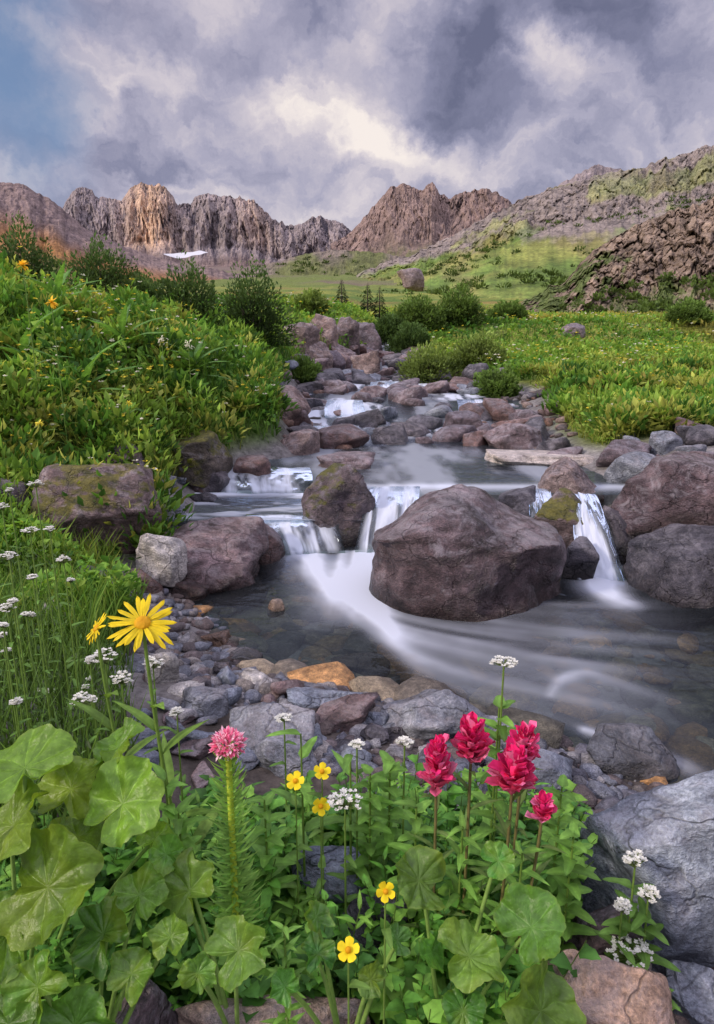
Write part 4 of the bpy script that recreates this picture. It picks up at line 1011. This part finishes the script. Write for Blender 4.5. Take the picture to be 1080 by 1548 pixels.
leafclump('round_leaved_plant','plant with scalloped round leaves below the pink flower',(-.22,.86),[(285,1345,56,.92),(362,1435,56,.80),(300,1470,32,.80),(250,1290,32,.96)],3,'round leaved plants',lobes=7,colr=(.14,.34,.05))
leafclump('round_leaved_plant','round-leaved plant at the bottom centre right',(.16,.86),[(632,1330,48,.92),(712,1445,52,.82),(805,1400,54,.86),(820,1525,72,.76),(700,1530,36,.76),(655,1440,32,.84),(755,1300,28,.95)],4,'round leaved plants',colr=(.10,.27,.035))
leafclump('round_leaved_plant','small round-leaved plant near the lowest yellow flower',(-.02,.84),[(480,1440,32,.82),(478,1385,28,.88),(430,1490,28,.78),(600,1420,26,.83),(560,1480,28,.78)],5,'round leaved plants',lobes=5,colr=(.10,.27,.04))
mb=MB();n=0
while n<980:
    Y=rng.uniform(.66,1.5);x=rng.uniform(-.72*Y,.42*Y);lx=x/Y
    if Y>1.35 and lx<-.30: continue
    z=Hs(x,Y);hgt=rng.uniform(.08,.25)*(1.0 if lx>-.1 else .85)*(1 if Y>.8 else .6)
    q=(z-CAMZ)/Y;v=(q*CP+SP)/(CP-q*SP);py=774-F*v;px=540+F*lx*(CP+v*SP)
    if 430<px<570 and 1290<py<1480: hgt*=.3
    if px>800 and py>1380: continue
    if py>1540 and (150<px<600): continue
    if Y>1.30 and px<520: hgt*=.5
    n+=1
    b=np.array((x,Y,z-.01));tip=b+np.array((rng.normal()*.04,rng.normal()*.04-.02,hgt));pts=curve(b,tip,(0,0,0),6)
    tube(mb,pts,.0018,.001,(.14,.24,.05),4)
    kind=rng.integers(4);C0=np.array([(.11,.28,.04),(.18,.36,.055),(.07,.19,.035)][rng.integers(3)])
    nl=[10,13,16,7][kind];Lf=[.042,.055,.032,.06][kind];Wf=[.028,.014,.019,.045][kind]
    for i in range(nl):
        t=.15+.85*i/nl;a=i*2.4+x*50;p=b+(tip-b)*t;d=np.array((math.cos(a),math.sin(a),.3+.5*t))
        addleaf(mb,p,d,(-d[0]*.4,-d[1]*.4,1),Lf*(1.25-.6*t)*rng.uniform(.7,1.2),Wf*(1.2-.5*t),C0*rng.uniform(.7,1.3)*(.6+.6*t),['ovate','lance','ovate','ovate'][kind],nu=8,nv=3,teeth=[.5,0,.3,.7][kind],tooth_n=4,droop=.35)
tag(mb.build('undergrowth',M['leaf']),'dense small-leaved green undergrowth in the foreground','plants',kind='stuff')
def leafyplant(px,py,Y,label,seed,n,L,W,shape='ovate',teeth=.4,colr=(.17,.34,.06),lean=(0,0)):
    root,h,pts=stemthing('leafy_plant',px,py,Y,label,'plant','leafy plants',lean,.0035,.002);stemleaves(root,pts,n,L,W,colr,seed,shape,.15,1.0,.5,teeth)
for i,a in enumerate([(590,1150,1.2,'bright leafy plant left of the red flowers',26,.075,.04),(560,1170,1.18,'leafy plant right of the white cluster',22,.07,.035),(630,1220,1.1,'leafy plant under the leftmost red flower',22,.07,.035),
  (850,1190,1.15,'bright leafy plant behind the small round red flower',26,.07,.035),(868,1260,1.08,'leafy plant against the purple grey stone',24,.07,.035),(755,1070,1.18,'leafy shoot below the tall white flower',20,.08,.04),
  (250,1180,1.15,'leafy plant between the round leaves and the pink flower',20,.09,.03),(455,1110,1.2,'pointed green leaf shoot left of the yellow pair',7,.12,.035),(530,1140,1.2,'upright pointed shoot beside the yellow pair',7,.13,.03),
  (960,1480,.95,'leafy base of the lower right white flowers',26,.06,.028),(1000,1500,.95,'low leafy plant in the bottom right corner',20,.05,.025),(430,1400,.82,'pale feathery plant below the pink flower',40,.045,.014),(700,1250,1.05,'narrow-leaved plant between the red flower stems',26,.09,.02),(790,1290,1.0,'narrow-leaved plant below the small red flower',24,.09,.022),
  (270,1230,1.1,'toothed leafy plant left of the pink flower stem',24,.08,.032),(400,1210,1.12,'toothed leafy plant right of the pink flower stem',22,.07,.032)]):
    leafyplant(a[0],a[1],a[2],a[3],i+1,*a[4:],**({'shape':'lance','teeth':0} if a[6]<.031 else {}))
mb=MB();n=3400
x=rng.uniform(-1.75,-.62,n);y=rng.uniform(1.15,2.9,n);k=(x/y<-.40)&(x/y>-.85);x=x[k];y=y[k];z=H(x,y)
hh=rng.uniform(.15,.46,len(x))*np.interp(-x/y,[.40,.5],[.35,1]);a=rng.uniform(0,6.28,len(x));ln=rng.uniform(.1,.55,len(x))*hh
blades(mb,np.stack([x,y,z-.01],1),hh,np.stack([np.cos(a)*ln,np.sin(a)*ln,0*a],1),rng.uniform(.003,.007,len(x)),np.array((.12,.22,.05))*rng.uniform(.4,1.5,(len(x),1)))
x=rng.uniform(-1.9,-.62,9000);y=rng.uniform(1.15,3.2,9000);k=(x/y<-.42)&(x/y>-.85);x=x[k];y=y[k];z=H(x,y)+rng.uniform(0,.28,k.sum())*np.interp(-x/y,[.42,.5],[.4,1])
s=rng.uniform(.015,.04,len(x));cards(mb,np.stack([x,y,z],1),rdir(len(x),.2),rdir(len(x),.6),s,s*.35,np.array((.10,.19,.045))*rng.uniform(.4,1.4,(len(x),1)))
tag(mb.build('tall_grass',M['leaf']),'tall wild grass and fine herbs along the left edge of the shore','grass',kind='stuff')
# ------------------------------------------------------------------ world, sun, camera
w=bpy.data.worlds.new('World');scene.world=w;w.use_nodes=True;nt=w.node_tree;nt.nodes.clear();N=nt.nodes;L=nt.links
el=R(32);az=R(-115)
sky=nd(nt,'ShaderNodeTexSky',sky_type='NISHITA');sky.sun_disc=False;sky.sun_elevation=el;sky.sun_rotation=az
tc=N.new('ShaderNodeTexCoord');d=tc.outputs['Generated']
nc=N.new('ShaderNodeTexNoise');nc.inputs['Scale'].default_value=5;nc.inputs['Detail'].default_value=9;nc.inputs['Roughness'].default_value=.62;L.new(d,nc.inputs['Vector'])
wv=N.new('ShaderNodeVectorMath');wv.operation='MULTIPLY_ADD';L.new(nc.outputs['Color'],wv.inputs[0]);wv.inputs[1].default_value=(.26,.26,.26);wv.inputs[2].default_value=(-.13,-.13,-.13)
ad=N.new('ShaderNodeVectorMath');ad.operation='ADD';L.new(d,ad.inputs[0]);L.new(wv.outputs[0],ad.inputs[1]);dn=ad.outputs[0]
def blob(px,py,rx,ry,amp,rot=0):
    r=Vector(ray(px,py)).normalized()
    s=N.new('ShaderNodeVectorMath');s.operation='SUBTRACT';L.new(dn,s.inputs[0]);s.inputs[1].default_value=r
    v=s.outputs[0]
    if rot:
        vr=N.new('ShaderNodeVectorRotate');vr.rotation_type='Y_AXIS';vr.inputs['Angle'].default_value=R(rot);L.new(v,vr.inputs['Vector']);v=vr.outputs[0]
    m=N.new('ShaderNodeVectorMath');m.operation='MULTIPLY';L.new(v,m.inputs[0]);m.inputs[1].default_value=(F/rx,1.0,F/ry)
    l=N.new('ShaderNodeVectorMath');l.operation='LENGTH';L.new(m.outputs[0],l.inputs[0])
    mr=N.new('ShaderNodeMapRange');mr.interpolation_type='SMOOTHSTEP';mr.inputs[1].default_value=1;mr.inputs[2].default_value=0;mr.inputs[3].default_value=0;mr.inputs[4].default_value=amp
    L.new(l.outputs['Value'],mr.inputs[0]);return mr.outputs[0]
sx=N.new('ShaderNodeSeparateXYZ');L.new(dn,sx.inputs[0])
zz=math_(nt,'ADD',math_(nt,'MAXIMUM',sx.outputs[2],0),.28)
cb=N.new('ShaderNodeCombineXYZ');L.new(math_(nt,'DIVIDE',sx.outputs[0],zz),cb.inputs[0]);L.new(math_(nt,'DIVIDE',sx.outputs[1],zz),cb.inputs[1])
c1=noise(nt,cb.outputs[0],1.5,9,.57,.4);c2=noise(nt,cb.outputs[0],4.5,9,.60,.3)
v=math_(nt,'ADD',math_(nt,'MULTIPLY',math_(nt,'SUBTRACT',c1,.5),.95),math_(nt,'MULTIPLY',math_(nt,'SUBTRACT',c2,.5),.80))
v=math_(nt,'ADD',v,.54)
for b in [(430,140,240,60,.14,25),(560,225,230,75,.32,-15),(240,125,110,45,.18,20),(650,30,190,60,.24,0),(820,120,70,90,.28,0),(420,340,300,70,.10,0),(540,190,140,60,.12,0),
          (700,110,120,120,-.36,-25),(770,60,110,90,-.22,-30),(930,70,170,60,-.38,-35),(470,40,240,70,-.24,10),(650,285,260,42,-.20,-15),(180,50,160,50,-.14,0),(160,240,240,70,-.20,0),(640,175,80,36,-.18,0),(900,210,200,60,-.06,0),(330,250,120,40,-.08,0)]:
    v=math_(nt,'ADD',v,blob(*b))
cc=ramp(nt,v,[(.05,(.145,.15,.24)),(.30,(.26,.26,.38)),(.50,(.44,.42,.54)),(.70,(.67,.61,.67)),(.97,(1.0,.90,.84))])
ccx=N.new('ShaderNodeVectorMath');ccx.operation='SCALE';L.new(cc,ccx.inputs[0])
sd=N.new('ShaderNodeSeparateXYZ');L.new(d,sd.inputs[0])
bo=N.new('ShaderNodeMapRange');bo.inputs[1].default_value=.44;bo.inputs[2].default_value=.85;bo.inputs[3].default_value=10;bo.inputs[4].default_value=34;L.new(sd.outputs[2],bo.inputs[0])
L.new(bo.outputs[0],ccx.inputs['Scale'])
blue=math_(nt,'ADD',blob(-20,130,120,190,.85,0),blob(40,10,120,50,.4,0),clamp=True)
bb=N.new('ShaderNodeVectorMath');bb.operation='SCALE';bb.inputs[0].default_value=(.15,.29,.55);bb.inputs['Scale'].default_value=9
blc=mixc(nt,.3,bb.outputs[0],sky.outputs[0])
fin=mixc(nt,blue,ccx.outputs[0],blc)
fin=mixc(nt,.08,fin,sky.outputs[0])
bg=N.new('ShaderNodeBackground');bg.inputs[1].default_value=.1;L.new(fin,bg.inputs[0])
ow=N.new('ShaderNodeOutputWorld');L.new(bg.outputs[0],ow.inputs[0])
sl=bpy.data.lights.new('sun','SUN');sl.energy=2.8;sl.angle=R(8);sl.color=(1,.86,.72)
so=bpy.data.objects.new('sun',sl);col.objects.link(so)
dirv=Vector((math.sin(az)*math.cos(el),math.cos(az)*math.cos(el),math.sin(el)))
so.rotation_euler=dirv.to_track_quat('Z','Y').to_euler()
cam=bpy.data.cameras.new('camera');co=bpy.data.objects.new('camera',cam);col.objects.link(co)
cam.sensor_fit='VERTICAL';cam.sensor_height=36;cam.sensor_width=36*1080/1548;cam.lens=22;cam.clip_start=.05;cam.clip_end=6000
co.location=(0,0,CAMZ);co.rotation_euler=(R(90)-PIT,0,0)
scene.camera=co
scene.view_settings.view_transform='Standard';scene.view_settings.look='None';scene.view_settings.exposure=0
